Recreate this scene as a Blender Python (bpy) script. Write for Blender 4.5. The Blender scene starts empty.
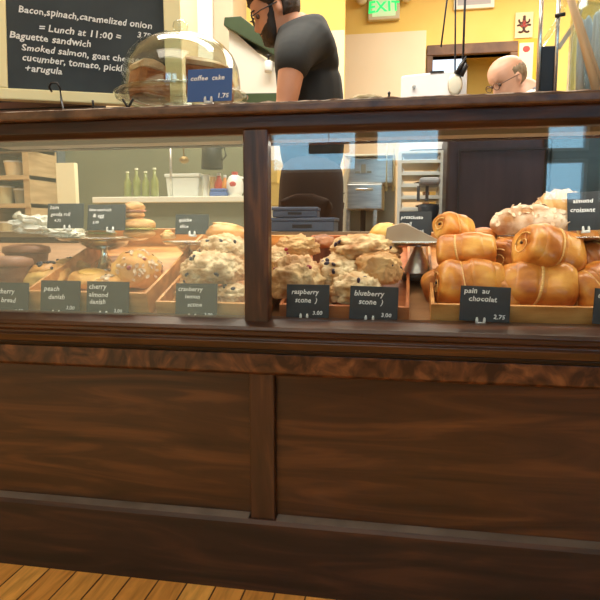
import bpy, bmesh, math, random
from math import sin, cos, pi, radians, atan, exp
from mathutils import Vector, Matrix, noise, Euler
random.seed(7)
scn = bpy.context.scene
COL = scn.collection
# ------------------------------------------------------------------ camera
FPX = 600.0
PITCH = radians(6.937); YAW = radians(10.195)
CAM = Vector((0, -1.349, 0.8816))
cd = bpy.data.cameras.new('camera'); cam = bpy.data.objects.new('camera', cd); COL.objects.link(cam)
cd.sensor_width = 36; cd.lens = 36 * FPX / 600; cd.clip_start = 0.02
cam.location = CAM; cam.rotation_euler = (pi/2 - PITCH, 0, YAW)
scn.camera = cam
# ------------------------------------------------------------------ world, light, exposure
w = bpy.data.worlds.new('world'); scn.world = w; w.use_nodes = True
bg = w.node_tree.nodes['Background']; bg.inputs[0].default_value = (0.30, 0.62, 1.0, 1); bg.inputs[1].default_value = 3.0
scn.view_settings.view_transform = 'Standard'; scn.view_settings.look = 'None'
scn.view_settings.gamma = 1.0; scn.view_settings.exposure = 0.0
scn.view_settings.use_curve_mapping = False
def area(name, loc, rot, sx, sy, power, col=(1, 1, 1)):
    l = bpy.data.lights.new(name, 'AREA'); l.shape = 'RECTANGLE'; l.size = sx; l.size_y = sy
    l.energy = power; l.color = col
    o = bpy.data.objects.new(name, l); o.location = loc; o.rotation_euler = rot; COL.objects.link(o)
    return o
area('kitchen_ceiling_light', (-1.6, 2.3, 3.35), (0, 0, 0), 2.2, 1.6, 74, (1, .93, .80))
area('kitchen_ceiling_light', (1.2, 3.4, 3.35), (0, 0, 0), 2.2, 1.6, 105, (1, .93, .80))
area('counter_fill_light', (-0.3, 0.75, 3.35), (0, 0, 0), 2.6, .5, 95, (1, .95, .86))  # fill lamp added to brighten the fronts behind the counter
area('cafe_fill_light', (-0.6, -1.9, 3.35), (0, 0, 0), 2.4, 1.2, 36, (1, .89, .74))  # unseen fill added to light the case front and floor
area('daylight_street', (0.3, -4.1, 1.9), (radians(90), 0, 0), 7, 3.0, 215, (.42, .74, 1))
area('case_strip_light', (-0.1, 0.17, 1.092), (radians(4), 0, 0), 1.9, 0.04, 5.0, (1, .93, .80))
area('back_room_light', (0.6, 5.9, 3.0), (0, 0, 0), 1.0, .6, 18, (1, .93, .8))

# ------------------------------------------------------------------ helpers
_F = Vector((-sin(YAW)*cos(PITCH), cos(YAW)*cos(PITCH), -sin(PITCH)))
_R = Vector((cos(YAW), sin(YAW), 0)); _U = _R.cross(_F)
def at(x, y, Y):
    """world point at depth Y behind the case front that sits at photo position x, y"""
    r = _F + _R*((x-300)/FPX) - _U*((y-300)/FPX)
    return CAM + r*((Y-CAM.y)/r.y)
def link(o, parent=None):
    COL.objects.link(o)
    if parent: o.parent = parent
    return o
def tag(o, label=None, cat=None, group=None, kind=None):
    if label: o['label'] = label
    if cat: o['category'] = cat
    if group: o['group'] = group
    if kind: o['kind'] = kind
    return o
def thing(name, label, cat, loc=(0, 0, 0), rot=(0, 0, 0), group=None):
    o = bpy.data.objects.new(name, None); o.location = loc; o.rotation_euler = rot; o.empty_display_size = .05
    link(o); return tag(o, label, cat, group)
def obj(name, bm, mat, parent=None, smooth=False, world=False, bevel=0, kind=None):
    me = bpy.data.meshes.new(name)
    bmesh.ops.recalc_face_normals(bm, faces=bm.faces)
    if world and parent is not None:
        bmesh.ops.transform(bm, matrix=Matrix.Translation(-parent.location), verts=bm.verts)
    bm.to_mesh(me); bm.free()
    if smooth:
        for p in me.polygons: p.use_smooth = True
    me.materials.append(mat)
    o = bpy.data.objects.new(name, me); link(o, parent)
    if bevel:
        m = o.modifiers.new('bevel', 'BEVEL'); m.width = bevel; m.segments = 2; m.limit_method = 'ANGLE'
    if kind: o['kind'] = kind
    return o
def struct(name, bm, mat, **k):
    return tag(obj(name, bm, mat, **k), kind='structure')
def B(): return bmesh.new()
def box(bm, x0, x1, y0, y1, z0, z1, M=None):
    vs = [bm.verts.new((x, y, z)) for x in (x0, x1) for y in (y0, y1) for z in (z0, z1)]
    for f in ((0,1,3,2),(4,6,7,5),(0,4,5,1),(2,3,7,6),(0,2,6,4),(1,5,7,3)): bm.faces.new([vs[i] for i in f])
    if M: bmesh.ops.transform(bm, matrix=M, verts=vs)
    return bm
def prism(bm, pts, a0, a1, axis='x'):
    """pts polygon (u,v) extruded along an axis"""
    def P(a, u, v): return {'x': (a, u, v), 'y': (u, a, v), 'z': (u, v, a)}[axis]
    A = [bm.verts.new(P(a0, u, v)) for u, v in pts]; C = [bm.verts.new(P(a1, u, v)) for u, v in pts]
    n = len(pts)
    for i in range(n): bm.faces.new((A[i], A[(i+1) % n], C[(i+1) % n], C[i]))
    bm.faces.new(A); bm.faces.new(C[::-1]); return bm
def lathe(bm, prof, c=(0, 0, 0), n=40, M=None):
    rows = []; vs = []
    for r, z in prof:
        row = [bm.verts.new((c[0]+r*cos(2*pi*i/n), c[1]+r*sin(2*pi*i/n), c[2]+z)) for i in range(n)] if r > 1e-6 else [bm.verts.new((c[0], c[1], c[2]+z))]
        rows.append(row); vs += row
    for a, b in zip(rows, rows[1:]):
        for i in range(n):
            j = (i+1) % n
            if len(a) == 1 and len(b) == 1: continue
            if len(a) == 1: bm.faces.new((a[0], b[i], b[j]))
            elif len(b) == 1: bm.faces.new((a[i], a[j], b[0]))
            else: bm.faces.new((a[i], a[j], b[j], b[i]))
    if M: bmesh.ops.transform(bm, matrix=M, verts=vs)
    return bm
def tube(bm, pts, r, n=8):
    pts = [Vector(p) for p in pts]; rows = []
    rs = r if isinstance(r, (list, tuple)) else [r]*len(pts)
    for k, p in enumerate(pts):
        d = (pts[min(k+1, len(pts)-1)] - pts[max(k-1, 0)]).normalized()
        u = d.cross(Vector((0, 0, 1)));  u = u if u.length > .05 else d.cross(Vector((0, 1, 0)))
        u.normalize(); v = d.cross(u)
        rows.append([bm.verts.new(p + (u*cos(2*pi*i/n)+v*sin(2*pi*i/n))*rs[k]) for i in range(n)])
    for a, b in zip(rows, rows[1:]):
        for i in range(n): bm.faces.new((a[i], a[(i+1) % n], b[(i+1) % n], b[i]))
    bm.faces.new(rows[0]); bm.faces.new(rows[-1][::-1]); return bm
def ball(bm, c, r, seg=12, M=None):
    rr = r if isinstance(r, (list, tuple)) else (r, r, r)
    m = Matrix.Translation(c) @ (M or Matrix()) @ Matrix.Diagonal((rr[0], rr[1], rr[2], 1))
    bmesh.ops.create_uvsphere(bm, u_segments=seg, v_segments=max(6, seg*2//3), radius=1, matrix=m); return bm

# ------------------------------------------------------------------ materials
def mat(name, col=(.5, .5, .5), rough=.5, metal=0, spec=.5, emit=0, alpha=None):
    m = bpy.data.materials.new(name); m.use_nodes = True
    b = m.node_tree.nodes['Principled BSDF']
    b.inputs['Base Color'].default_value = (*col, 1); b.inputs['Roughness'].default_value = rough
    b.inputs['Metallic'].default_value = metal; b.inputs['Specular IOR Level'].default_value = spec
    if emit: b.inputs['Emission Color'].default_value = (*col, 1); b.inputs['Emission Strength'].default_value = emit
    return m
def noisy(name, c1, c2, scale=5, stretch=(1, 1, 1), rough=.5, bump=0, detail=6, metal=0, c3=None, lo=.35, hi=.65, spec=.5, dist=0, bscale=None, rot=(0,0,0)):
    m = mat(name, c1, rough, metal, spec); nt = m.node_tree; N = nt.nodes; L = nt.links
    b = N['Principled BSDF']
    tc = N.new('ShaderNodeTexCoord'); mp = N.new('ShaderNodeMapping'); mp.inputs['Scale'].default_value = stretch
    mp.inputs['Rotation'].default_value = rot
    nz = N.new('ShaderNodeTexNoise'); nz.inputs['Scale'].default_value = scale; nz.inputs['Detail'].default_value = detail
    nz.inputs['Distortion'].default_value = dist
    cr = N.new('ShaderNodeValToRGB'); e = cr.color_ramp.elements
    e[0].position = lo; e[0].color = (*c1, 1); e[1].position = hi; e[1].color = (*c2, 1)
    if c3: x = e.new((lo+hi)/2); x.color = (*c3, 1)
    L.new(tc.outputs['Object'], mp.inputs[0]); L.new(mp.outputs[0], nz.inputs[0]); L.new(nz.outputs[0], cr.inputs[0])
    L.new(cr.outputs[0], b.inputs['Base Color'])
    if bump:
        bp = N.new('ShaderNodeBump'); bp.inputs['Strength'].default_value = bump; bp.inputs['Distance'].default_value = .004
        n2 = N.new('ShaderNodeTexNoise'); n2.inputs['Scale'].default_value = bscale or scale*3; n2.inputs['Detail'].default_value = 5
        L.new(mp.outputs[0], n2.inputs[0]); L.new(n2.outputs[0], bp.inputs['Height']); L.new(bp.outputs[0], b.inputs['Normal'])
    return m
def glass(name, tint=(1, 1, 1), ior=1.6, gtint=(1, 1, 1)):
    m = bpy.data.materials.new(name); m.use_nodes = True; nt = m.node_tree; N = nt.nodes; L = nt.links; N.clear()
    o = N.new('ShaderNodeOutputMaterial'); mx = N.new('ShaderNodeMixShader'); t = N.new('ShaderNodeBsdfTransparent')
    g = N.new('ShaderNodeBsdfGlossy'); g.inputs['Roughness'].default_value = 0.01; fr = N.new('ShaderNodeFresnel'); fr.inputs[0].default_value = ior
    t.inputs[0].default_value = (*tint, 1); g.inputs[0].default_value = (*gtint, 1)
    ge = N.new('ShaderNodeNewGeometry'); m1 = N.new('ShaderNodeMix'); m1.inputs[2].default_value = ior; m1.inputs[3].default_value = 1/ior
    L.new(ge.outputs['Backfacing'], m1.inputs[0]); L.new(m1.outputs[0], fr.inputs[0])
    L.new(fr.outputs[0], mx.inputs[0]); L.new(t.outputs[0], mx.inputs[1]); L.new(g.outputs[0], mx.inputs[2]); L.new(mx.outputs[0], o.inputs[0])
    return m
wood = noisy('dark_mahogany', (.019, .0068, .0026), (.135, .048, .015), 2.8, (.7, 4, 7), .32, .12, 10, c3=(.052, .0185, .0068), dist=1.2, lo=.3, hi=.74, bscale=60)
wood_v = noisy('dark_mahogany_upright', (.032, .012, .0045), (.15, .058, .019), 3.0, (7, 5, .9), .33, .10, 8, c3=(.06, .022, .010), dist=1.2, bscale=60)
wood_fig = noisy('figured_mahogany', (.030, .010, .004), (.22, .085, .03), 4.5, (3.2, 5, 2.6), .30, .06, 4, c3=(.10, .036, .014), dist=2.2, lo=.38, hi=.72, bscale=40, rot=(0, .5, 0))
wood_top = noisy('worn_counter_glare', (.05, .02, .009), (.17, .085, .04), 30, (.6, 1, 1), .35, .3, 8, bscale=80)  # paler flecks put glare on the worn edge into the colour
boxwood = noisy('light_box_wood', (.50, .20, .045), (.80, .40, .12), 4, (2, 8, 8), .5, .1, 5)
cwood = mat('dark_groove', (.012, .006, .004), .5)
pane_m = glass('case_glass', (.97, .985, .975), 1.62)
jarg = glass('jar_glass', (.80, .87, .90), 1.8)
clear = glass('clear_glass', (.90, .93, .90), 1.7)
slate = noisy('slate_black', (.016, .022, .026), (.028, .035, .04), 14, rough=.55)
slate2 = noisy('slate_dark_grey', (.020, .030, .036), (.045, .058, .062), 4, rough=.7)
blue_card = mat('blue_card', (.035, .10, .30), .5)
chalk = mat('chalk_white', (.85, .87, .85), .9)
white_pl = mat('white_plastic', (.8, .8, .76), .4)
steel = noisy('brushed_steel', (.50, .50, .48), (.66, .66, .62), 12, (1, 1, 8), .32, metal=.85)
chrome = mat('chrome', (.85, .85, .85), .08, 1)
silver = noisy('silver_plate', (.6, .6, .55), (.75, .75, .7), 8, rough=.18, metal=1)
black = mat('black_metal', (.012, .012, .013), .4)
yellow = noisy('yellow_wall_paint', (.84, .60, .16), (.88, .65, .20), 2, rough=.8)
cream = noisy('cream_wall_paint', (.84, .74, .54), (.88, .78, .58), 2, rough=.8)
pinkcream = noisy('pale_apricot_wall_paint', (.80, .62, .38), (.86, .68, .44), 1.5, rough=.8)
whitewall = mat('white_wall_tile', (.86, .83, .72), .5)

# ------------------------------------------------------------------ structure
def floor_mat():
    m = mat('oak_floor', (.5, .25, .08), .35); nt = m.node_tree; N = nt.nodes; L = nt.links; b = N['Principled BSDF']
    tc = N.new('ShaderNodeTexCoord'); mp = N.new('ShaderNodeMapping'); mp.inputs['Rotation'].default_value = (0, 0, pi/2)
    br = N.new('ShaderNodeTexBrick'); br.inputs['Scale'].default_value = 1; br.inputs['Brick Width'].default_value = .9
    br.inputs['Row Height'].default_value = .075; br.inputs['Mortar Size'].default_value = .0022; br.offset = .37
    br.inputs['Color1'].default_value = (.95, .50, .12, 1); br.inputs['Color2'].default_value = (.74, .34, .075, 1); br.inputs['Mortar'].default_value = (.09, .035, .012, 1)
    nz = N.new('ShaderNodeTexNoise'); nz.inputs['Scale'].default_value = 5; nz.inputs['Detail'].default_value = 8; nz.inputs['Distortion'].default_value = 1
    m2 = N.new('ShaderNodeMapping'); m2.inputs['Scale'].default_value = (9, 1, 1)
    mx = N.new('ShaderNodeMix'); mx.data_type = 'RGBA'; mx.blend_type = 'MULTIPLY'; mx.inputs[0].default_value = .7
    cr = N.new('ShaderNodeValToRGB'); cr.color_ramp.elements[0].position = .3; cr.color_ramp.elements[0].color = (.55, .5, .42, 1); cr.color_ramp.elements[1].position = .65; cr.color_ramp.elements[1].color = (1.15, 1.15, 1.1, 1)
    L.new(tc.outputs['Object'], mp.inputs[0]); L.new(mp.outputs[0], br.inputs[0]); L.new(tc.outputs['Object'], m2.inputs[0]); L.new(m2.outputs[0], nz.inputs[0])
    L.new(nz.outputs[0], cr.inputs[0]); L.new(br.outputs[0], mx.inputs[6]); L.new(cr.outputs[0], mx.inputs[7]); L.new(mx.outputs[2], b.inputs['Base Color'])
    return m
struct('floor', box(B(), -4.5, 4.5, -3.8, 7.2, -.1, 0), floor_mat())
struct('ceiling', box(B(), -4.5, 4.5, -3.8, 7.2, 3.45, 3.55), mat('ceiling_paint', (.8, .78, .7), .9))
struct('wall_left', box(B(), -4.6, -4.5, -3.8, 7.2, 0, 3.45), pinkcream)
struct('wall_right', box(B(), 4.5, 4.6, -3.8, 7.2, 0, 3.45), yellow)
# back wall of the kitchen with a doorway
D0, D1, DZ = .20, .93, 2.56
bm = B(); box(bm, -4.5, D0, 5, 5.12, 0, 3.45); box(bm, D1, 4.5, 5, 5.12, 0, 3.45); box(bm, D0, D1, 5, 5.12, DZ, 3.45)
struct('wall_back', bm, yellow)
struct('wall_back_room', box(B(), -4.5, 4.5, 7.1, 7.2, 0, 3.45), yellow)
bm = B(); box(bm, D0-.06, D0, 4.95, 5.12, 0, DZ); box(bm, D1, D1+.07, 4.95, 5.12, 0, DZ); box(bm, D0-.06, D1+.07, 4.95, 5.12, DZ, DZ+.1)
struct('trim_1', bm, noisy('brown_door_trim', (.10, .045, .02), (.2, .10, .045), 6, rough=.5), bevel=.006)
struct('trim_2', box(B(), -.72, .13, 4.94, 5.0, 0, 2.80), cream, bevel=.004)   # cream wainscot on the back wall
# nearer partition wall on the left of the kitchen
px1 = at(343, 50, 3.6).x; px0 = at(245, 50, 3.6).x; px00 = at(228, 50, 3.6).x
struct('wall_partition', box(B(), px0, px1, 3.6, 3.75, 0, 3.45), yellow)
struct('trim_3', box(B(), px0, px1+.012, 3.57, 3.6, 0, 2.42), cream, bevel=.004)
struct('wall_partition_left', box(B(), -4.5, px00, 3.3, 3.75, 0, 3.45), pinkcream)
struct('trim_4', box(B(), px00, px0+.015, 3.22, 3.75, 0, 3.45), noisy('beige_column', (.50, .40, .28), (.56, .46, .33), 3, rough=.7), bevel=.01)
struct('trim_5', box(B(), px00-.12, px00, 3.2, 3.3, 0, 3.45), whitewall, bevel=.01)
# back room window seen through the doorway
wa, wb = at(436, 53, 7.0), at(462, 80, 7.0)
struct('window_1', box(B(), wa.x-.15, wb.x, 7.04, 7.1, wb.z-.4, wa.z), mat('daylit_frosted_window', (.62, .80, 1.0), .5, emit=1.5), bevel=.003)
bm = B(); box(bm, wa.x-.2, wa.x-.15, 7.0, 7.1, wb.z-.45, wa.z+.05); box(bm, wb.x, wb.x+.04, 7.0, 7.1, wb.z-.45, wa.z+.05); box(bm, wa.x-.2, wb.x+.04, 7.0, 7.1, wa.z, wa.z+.05)
struct('trim_6', bm, mat('blue_window_frame', (.03, .12, .40), .5))
# front wall of the cafe behind the photographer, with street windows
FY = -3.6
wins = [(-1.16, -.42, 1.33, 2.35), (-.29, .24, 1.39, 2.35), (1.02, 1.34, 1.07, 1.40), (1.02, 1.34, 1.46, 2.35), (1.42, 2.6, 1.07, 2.35)]
bm = B()
xs = sorted({-4.5, -1.38, 4.5, *[v for q in wins for v in q[:2]]}); zs = sorted({0, 3.45, .02, 2.3, *[v for q in wins for v in q[2:]]})
allw = wins + [(-4.5, -1.38, .02, 2.3)]
for x0, x1 in zip(xs, xs[1:]):
    for z0, z1 in zip(zs, zs[1:]):
        cx, cz = (x0+x1)/2, (z0+z1)/2
        if not any(a < cx < b and c < cz < d for a, b, c, d in allw): box(bm, x0, x1, FY-.12, FY, z0, z1)
struct('wall_front', bm, mat('dark_brown_wall_paint', (.05, .028, .018), .6))
for i, (a, b, c, d) in enumerate(wins):
    struct('window_%d' % (i+2), box(B(), a, b, FY-.07, FY-.06, c, d), clear)
    bm = B(); t = .025
    box(bm, a, a+t, FY-.1, FY-.03, c, d); box(bm, b-t, b, FY-.1, FY-.03, c, d); box(bm, a+t, b-t, FY-.1, FY-.03, c, c+t); box(bm, a+t, b-t, FY-.1, FY-.03, d-t, d)
    struct('trim_%d' % (i+7), bm, mat('window_frame_paint', (.35, .42, .48), .5))
# glowing panel added behind the camera to haze the left glass pane
struct('window_7', box(B(), -4.5, -1.38, FY-.08, FY-.04, .02, 2.3), mat('haze_glow_panel', (.62, .68, .50), .8, emit=.95))

# ------------------------------------------------------------------ the display case
XL, XR = -1.75, 1.35
case = thing('display_case', 'long dark mahogany bakery display case with glass front and panelled base', 'display case', (0, .3, 0))
def part(name, bm, m, **k): return obj(name, bm, m, case, world=True, **k)
part('counter_top', box(B(), XL-.02, XR+.02, -.03, .34, 1.130, 1.152), wood_top, bevel=.005)
part('top_rail', prism(B(), [(-.009, 1.130), (-.0125, 1.102), (-.006, 1.098), (.004, 1.090), (.03, 1.090), (.03, 1.130)], XL, XR), wood, bevel=.002)
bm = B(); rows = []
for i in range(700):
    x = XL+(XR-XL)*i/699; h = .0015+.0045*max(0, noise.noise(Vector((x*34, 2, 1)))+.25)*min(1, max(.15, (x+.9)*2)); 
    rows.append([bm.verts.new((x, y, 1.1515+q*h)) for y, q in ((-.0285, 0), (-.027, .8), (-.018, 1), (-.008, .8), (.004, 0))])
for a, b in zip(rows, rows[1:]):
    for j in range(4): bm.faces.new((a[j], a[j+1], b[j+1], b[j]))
part('worn_edge_glare', bm, noisy('pale_edge_glare', (.16, .08, .045), (.66, .52, .40), 45, rough=.7, lo=.42, hi=.6))  # pale speckle paints the glare along the worn polished edge
part('back_rail', box(B(), XL, XR, .31, .338, 1.108, 1.130), wood)
part('light_housing', box(B(), -1.1, .9, .14, .2, 1.096, 1.130), mat('housing_grey', (.3, .3, .28), .5))
MX0, MX1 = -.373, -.315
part('mullion', box(B(), MX0, MX1, -.008, .03, .652, 1.10), wood_v, bevel=.004)
part('sill', prism(B(), [(-.042, .648), (-.036, .656), (.005, .667), (.06, .667), (.06, .60), (-.03, .60), (-.03, .603), (-.036, .62), (-.030, .625), (-.030, .630), (-.038, .636), (-.038, .644)], XL, XR), wood, bevel=.0015)
part('sill_moulding', prism(B(), [(-.030, .600), (-.024, .592), (-.012, .590), (.02, .590), (.02, .603), (-.030, .603)], XL, XR), cwood)
part('frieze_rail', prism(B(), [(-.022, .590), (-.022, .546), (-.014, .538), (.02, .538), (.02, .590)], XL, XR), wood_fig, bevel=.002)
part('base_panel', box(B(), XL, -.364, .012, .03, .17, .545), wood, bevel=.001)
part('base_panel', box(B(), -.303, XR, .012, .03, .17, .545), wood, bevel=.001)
part('stile', box(B(), -.364, -.303, -.008, .03, .17, .545), wood_v, bevel=.004)
bev = noisy('sheen_bevel', (.11, .085, .065), (.19, .15, .12), 8, rough=.38)  # grey tone paints the sheen on the bevel
for a, b in ((XL, -.368), (-.299, XR)):
    part('panel_bevel', prism(B(), [(-.014, .180), (.006, .185), (.012, .185), (.012, .17), (-.020, .17)], a, b), bev)
part('baseboard', prism(B(), [(-.022, 0), (-.022, .172), (-.014, .180), (.03, .180), (.03, 0)], XL, XR), noisy('dark_baseboard', (.013, .006, .003), (.062, .023, .010), 2.5, (.8, 5, 6), .5, .10, 8, c3=(.028, .011, .006), dist=1.4, bscale=60))  # baseboard in a darker mahogany than the panels
for a, b in ((XL, XL+.05), (XR-.05, XR)):
    part('corner_post', box(B(), a, b, -.008, .03, .652, 1.10), wood_v, bevel=.004)
    part('end_panel', box(B(), a, a+.03 if a < 0 else b, .03, .62, 0, .70), wood_v)
    part('end_glass', box(B(), a+.01, a+.016, .03, .33, .70, 1.10), pane_m)
part('glass_pane', box(B(), XL+.05, MX0, .010, .016, .660, 1.095), pane_m)
part('glass_pane', box(B(), MX1, XR-.05, .010, .016, .660, 1.095), pane_m)
SL = .323
def deck(Y): return .650 + (Y-.06)*SL
part('deck', prism(B(), [(.06, .650), (.60, deck(.60)), (.62, deck(.60)), (.62, .60), (.06, .60)], XL+.03, XR-.03), noisy('deck_wood', (.30, .15, .06), (.42, .22, .09), 5, (1, 6, 6), .5))
part('rear_panel', box(B(), XL+.03, XR-.03, .60, .62, 0, .60), wood)
part('service_ledge', box(B(), XL+.03, XR-.03, .62, .86, .845, .865), noisy('ledge_board', (.22, .15, .08), (.32, .22, .12), 4, (1, 6, 6), .5))
part('ledge_bracket', box(B(), XL+.03, XR-.03, .62, .64, .55, .845), wood)

# sloping wooden boxes that hold the pastries
def tray(x0, x1, h, label, tone=boxwood, back=.50):
    ang = atan(SL); L = (back)/cos(ang)
    t = thing('wooden_tray', label, 'tray', ((x0+x1)/2, .075, deck(.075)+.002), (ang, 0, 0), 'sloping wooden pastry trays')
    w_ = (x1-x0)/2; k = .008
    obj('bottom', box(B(), -w_, w_, 0, L, 0, .006), tone, t)
    obj('front_board', box(B(), -w_, w_, 0, k, .006, h), tone, t, bevel=.001)
    obj('back_board', box(B(), -w_, w_, L-k, L, .006, h), tone, t, bevel=.001)
    for s in (-1, 1):
        obj('side_board', box(B(), min(s*w_, s*(w_-k)), max(s*w_, s*(w_-k)), k, L-k, .006, h), tone, t, bevel=.001)
    return t
tray(-.985, -.645, .062, 'long wooden tray of danishes on the left, behind the peach danish sign')
tray(-.625, -.335, .040, 'wooden tray under the scones at the left of the middle post')
tray(-.305, .005, .040, 'reddish wooden tray under the raspberry and blueberry scones', noisy('reddish_box_wood', (.45, .13, .04), (.62, .22, .07), 4, (2, 8, 8), .5))
tray(.055, .62, .050, 'orange wooden tray piled with rolled chocolate pastries')

# ------------------------------------------------------------------ writing
def text_bm(lines, size, jitter=.012, shear=.15, align='LEFT', spacing=1.05):
    """lines: (string, x, z, scale); built facing -Y in the XZ plane"""
    out = B(); rnd = random.Random(len(lines[0][0])*13+5)
    for s, x, z, sc in lines:
        cu = bpy.data.curves.new('t', 'FONT'); cu.body = s; cu.size = size*sc; cu.shear = shear; cu.extrude = .0001
        cu.offset = size*sc*.022; cu.space_character = spacing; cu.resolution_u = 2; cu.align_x = align
        o = bpy.data.objects.new('t', cu); COL.objects.link(o)
        dg = bpy.context.evaluated_depsgraph_get(); dg.update()
        me = bpy.data.meshes.new_from_object(o.evaluated_get(dg))
        M = Matrix.Translation((x, 0, z)) @ Matrix.Rotation(rnd.uniform(-jitter, jitter)*2, 4, 'Y') @ Matrix.Rotation(pi/2, 4, 'X')
        me.transform(M)
        # hand-written wobble
        for v in me.vertices:
            q = Vector((v.co.x/size*1.1, 0, v.co.z/size*1.1+s.__len__()))
            v.co.z += size*.13*(noise.noise(q)); v.co.x += size*.10*noise.noise(q+Vector((7, 3, 1)))
        out.from_mesh(me)
        bpy.data.objects.remove(o); bpy.data.curves.remove(cu); bpy.data.meshes.remove(me)
    return out

# ------------------------------------------------------------------ signs
def sign(px0, px1, py0, py1, Y, lines, label, m=slate, roll=0, tilt=-.14, clips=(.35, .5), size=.0125, group='small slate price signs', tcol=chalk):
    a = at(px0, py1, Y); b = at(px1, py0, Y); w_ = b.x-a.x; h_ = b.z-a.z
    t = thing('price_sign', label, 'sign', ((a.x+b.x)/2, Y, a.z), (tilt, roll, 0), group)
    card = obj('card', box(B(), -w_/2, w_/2, 0, .0025, .002, h_), m, t, bevel=.0006)
    ls = [(s, -w_/2+fx*w_*(1 if s[0].isdigit() else .7), fz*h_, sc*(1.15 if s[0].isdigit() else 1.42)) for s, fx, fz, sc in lines]
    bm = text_bm(ls, size); bmesh.ops.translate(bm, vec=(0, -.0009, 0), verts=bm.verts)
    obj('writing', bm, tcol, card)
    bm = B(); xm = -w_/2+w_*(clips[0]+clips[1])/2
    box(bm, xm-.009, xm+.009, -.006, .010, -.004, .001)
    for c in clips:
        x = -w_/2+w_*c; lathe(bm, [(0, -.003), (.0026, -.002), (.0032, .006), (.0018, .0115), (0, .012)], (x, -.0035, 0), 10)
    obj('clip_holder', bm, white_pl, t, smooth=True)
    return t
SY = .045
sign(-6, 26, 283, 316, SY, [('cherry', .12, .68, 1), ('bread', .28, .42, 1), ('3.00', .62, .12, .9)], 'dark price sign at the far left corner, cut by the photo edge', clips=(.45, .6))
sign(40, 78, 281, 314, SY, [('peach', .12, .70, 1), ('danish', .28, .45, 1), ('3.00', .66, .16, .9)], 'dark price sign lettered peach danish')
sign(86, 127, 282, 315, SY, [('cherry', .08, .78, .95), ('almond', .08, .55, .95), ('danish', .10, .33, .95), ('3.00', .66, .10, .85)], 'dark price sign lettered cherry almond danish')
sign(175, 216, 284, 318, SY, [('cranberry', .08, .78, .85), ('lemon', .32, .57, .85), ('scone', .42, .34, .85), ('3.00', .70, .08, .8)], 'dark price sign in front of scones just left of the middle post')
sign(286, 329, 285, 318, SY, [('raspberry', .16, .72, .9), ('scone  )', .28, .48, .9), ('3.00', .62, .12, .9)], 'black price sign lettered raspberry scone')
sign(349, 398, 287, 320, SY, [('blueberry', .12, .72, .95), ('scone  )', .26, .48, .95), ('3.00', .66, .12, .9)], 'black price sign lettered blueberry scone', roll=.02)
sign(459, 511, 287, 322, SY, [('pain  au', .10, .80, .95), ('chocolat', .24, .58, .95), ('2.75', .68, .12, .95)], 'black price sign lettered pain au chocolat', roll=.03)
sign(592, 640, 290, 326, SY, [('croissant', .1, .75, .9), ('3.00', .6, .12, .9)], 'black price sign at the far right edge, mostly cut off', roll=.06)

# cake stands with the upper signs
def stand(px, py, Y, R, label, kind='bowl', zbase=None):
    c = at(px, py, Y); z0 = deck(Y)+.012 if zbase is None else zbase
    t = thing('cake_stand', label, 'cake stand', (c.x, Y, z0), (0, 0, 0), 'metal cake stands in the case')
    H = c.z - z0
    obj('plate', lathe(B(), [(0, H-.004), (R*.9, H-.004), (R, H+.003), (R+.002, H+.005), (R, H+.006), (R*.9, H+.001), (0, H)], n=56), silver, t, smooth=True)
    if kind == 'cone':
        obj('stem', lathe(B(), [(0, H-.005), (.012, H-.008), (.014, H-.02), (.040, .022), (.042, .018), (0, .018)], n=40), steel, t, smooth=True)
        obj('foot', lathe(B(), [(0, .018), (.043, .018), (.044, .010), (.042, 0), (0, 0)], n=40), black, t, smooth=True)
    else:
        obj('bowl', lathe(B(), [(R*.55, H-.005), (R*.5, H-.016), (R*.3, H-.03), (0, H-.034)], n=40), silver, t, smooth=True)
        obj('stem', lathe(B(), [(.012, H-.032), (.010, H*.5), (.03, .006), (.045, 0), (0, 0)], n=32), silver, t, smooth=True)
    return c
PL1 = stand(104, 239, .34, .135, 'silver cake stand on the left holding filled rolls', 'bowl')
PL2 = stand(192, 243, .36, .085, 'small flat silver stand left of the middle post', 'bowl')
PL3 = stand(418, 244, .30, .085, 'silver stand with a cone shaped stem between the scones and chocolate pastries', 'cone')
PL4 = stand(562, 238, .34, .165, 'wide silver stand on the right holding almond croissants', 'bowl')
ty = .262
sign(47, 82, 203, 229, PL1.y-.085, [('ham', .1, .78, .9), ('gouda roll', .14, .52, .8), ('4.75', .2, .28, .8)], 'slate sign on the left stand, nearer the photo edge', slate2, clips=(.5, .64))
sign(87, 124, 204, 231, PL1.y-.085, [('tuna sandwich', .06, .76, .65), ('& egg', .22, .52, .8), ('5.00', .15, .28, .7)], 'slate sign on the left stand, beside the stacked rolls', slate2, clips=(.55, .7))
sign(175, 208, 214, 235, PL2.y-.05, [('quiche', .15, .65, .9), ('slice', .2, .35, .9)], 'small slate sign on the flat stand left of the middle post', slate2, clips=(.45, .6), size=.011)
sign(399, 432, 211, 236, PL3.y+.01, [('prosciutto', .06, .70, .75), ('roll', .2, .42, .8), ('5.25', .55, .14, .7)], 'slate sign behind the wrapped wedge on the cone stemmed stand', slate, clips=(.3, .42))
sign(568, 606, 191, 231, PL4.y-.07, [('almond', .22, .72, .85), ('croissant', .10, .50, .85)], 'black sign beside the almond croissants on the right stand', slate, clips=(.42, .58), roll=-.04)

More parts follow.
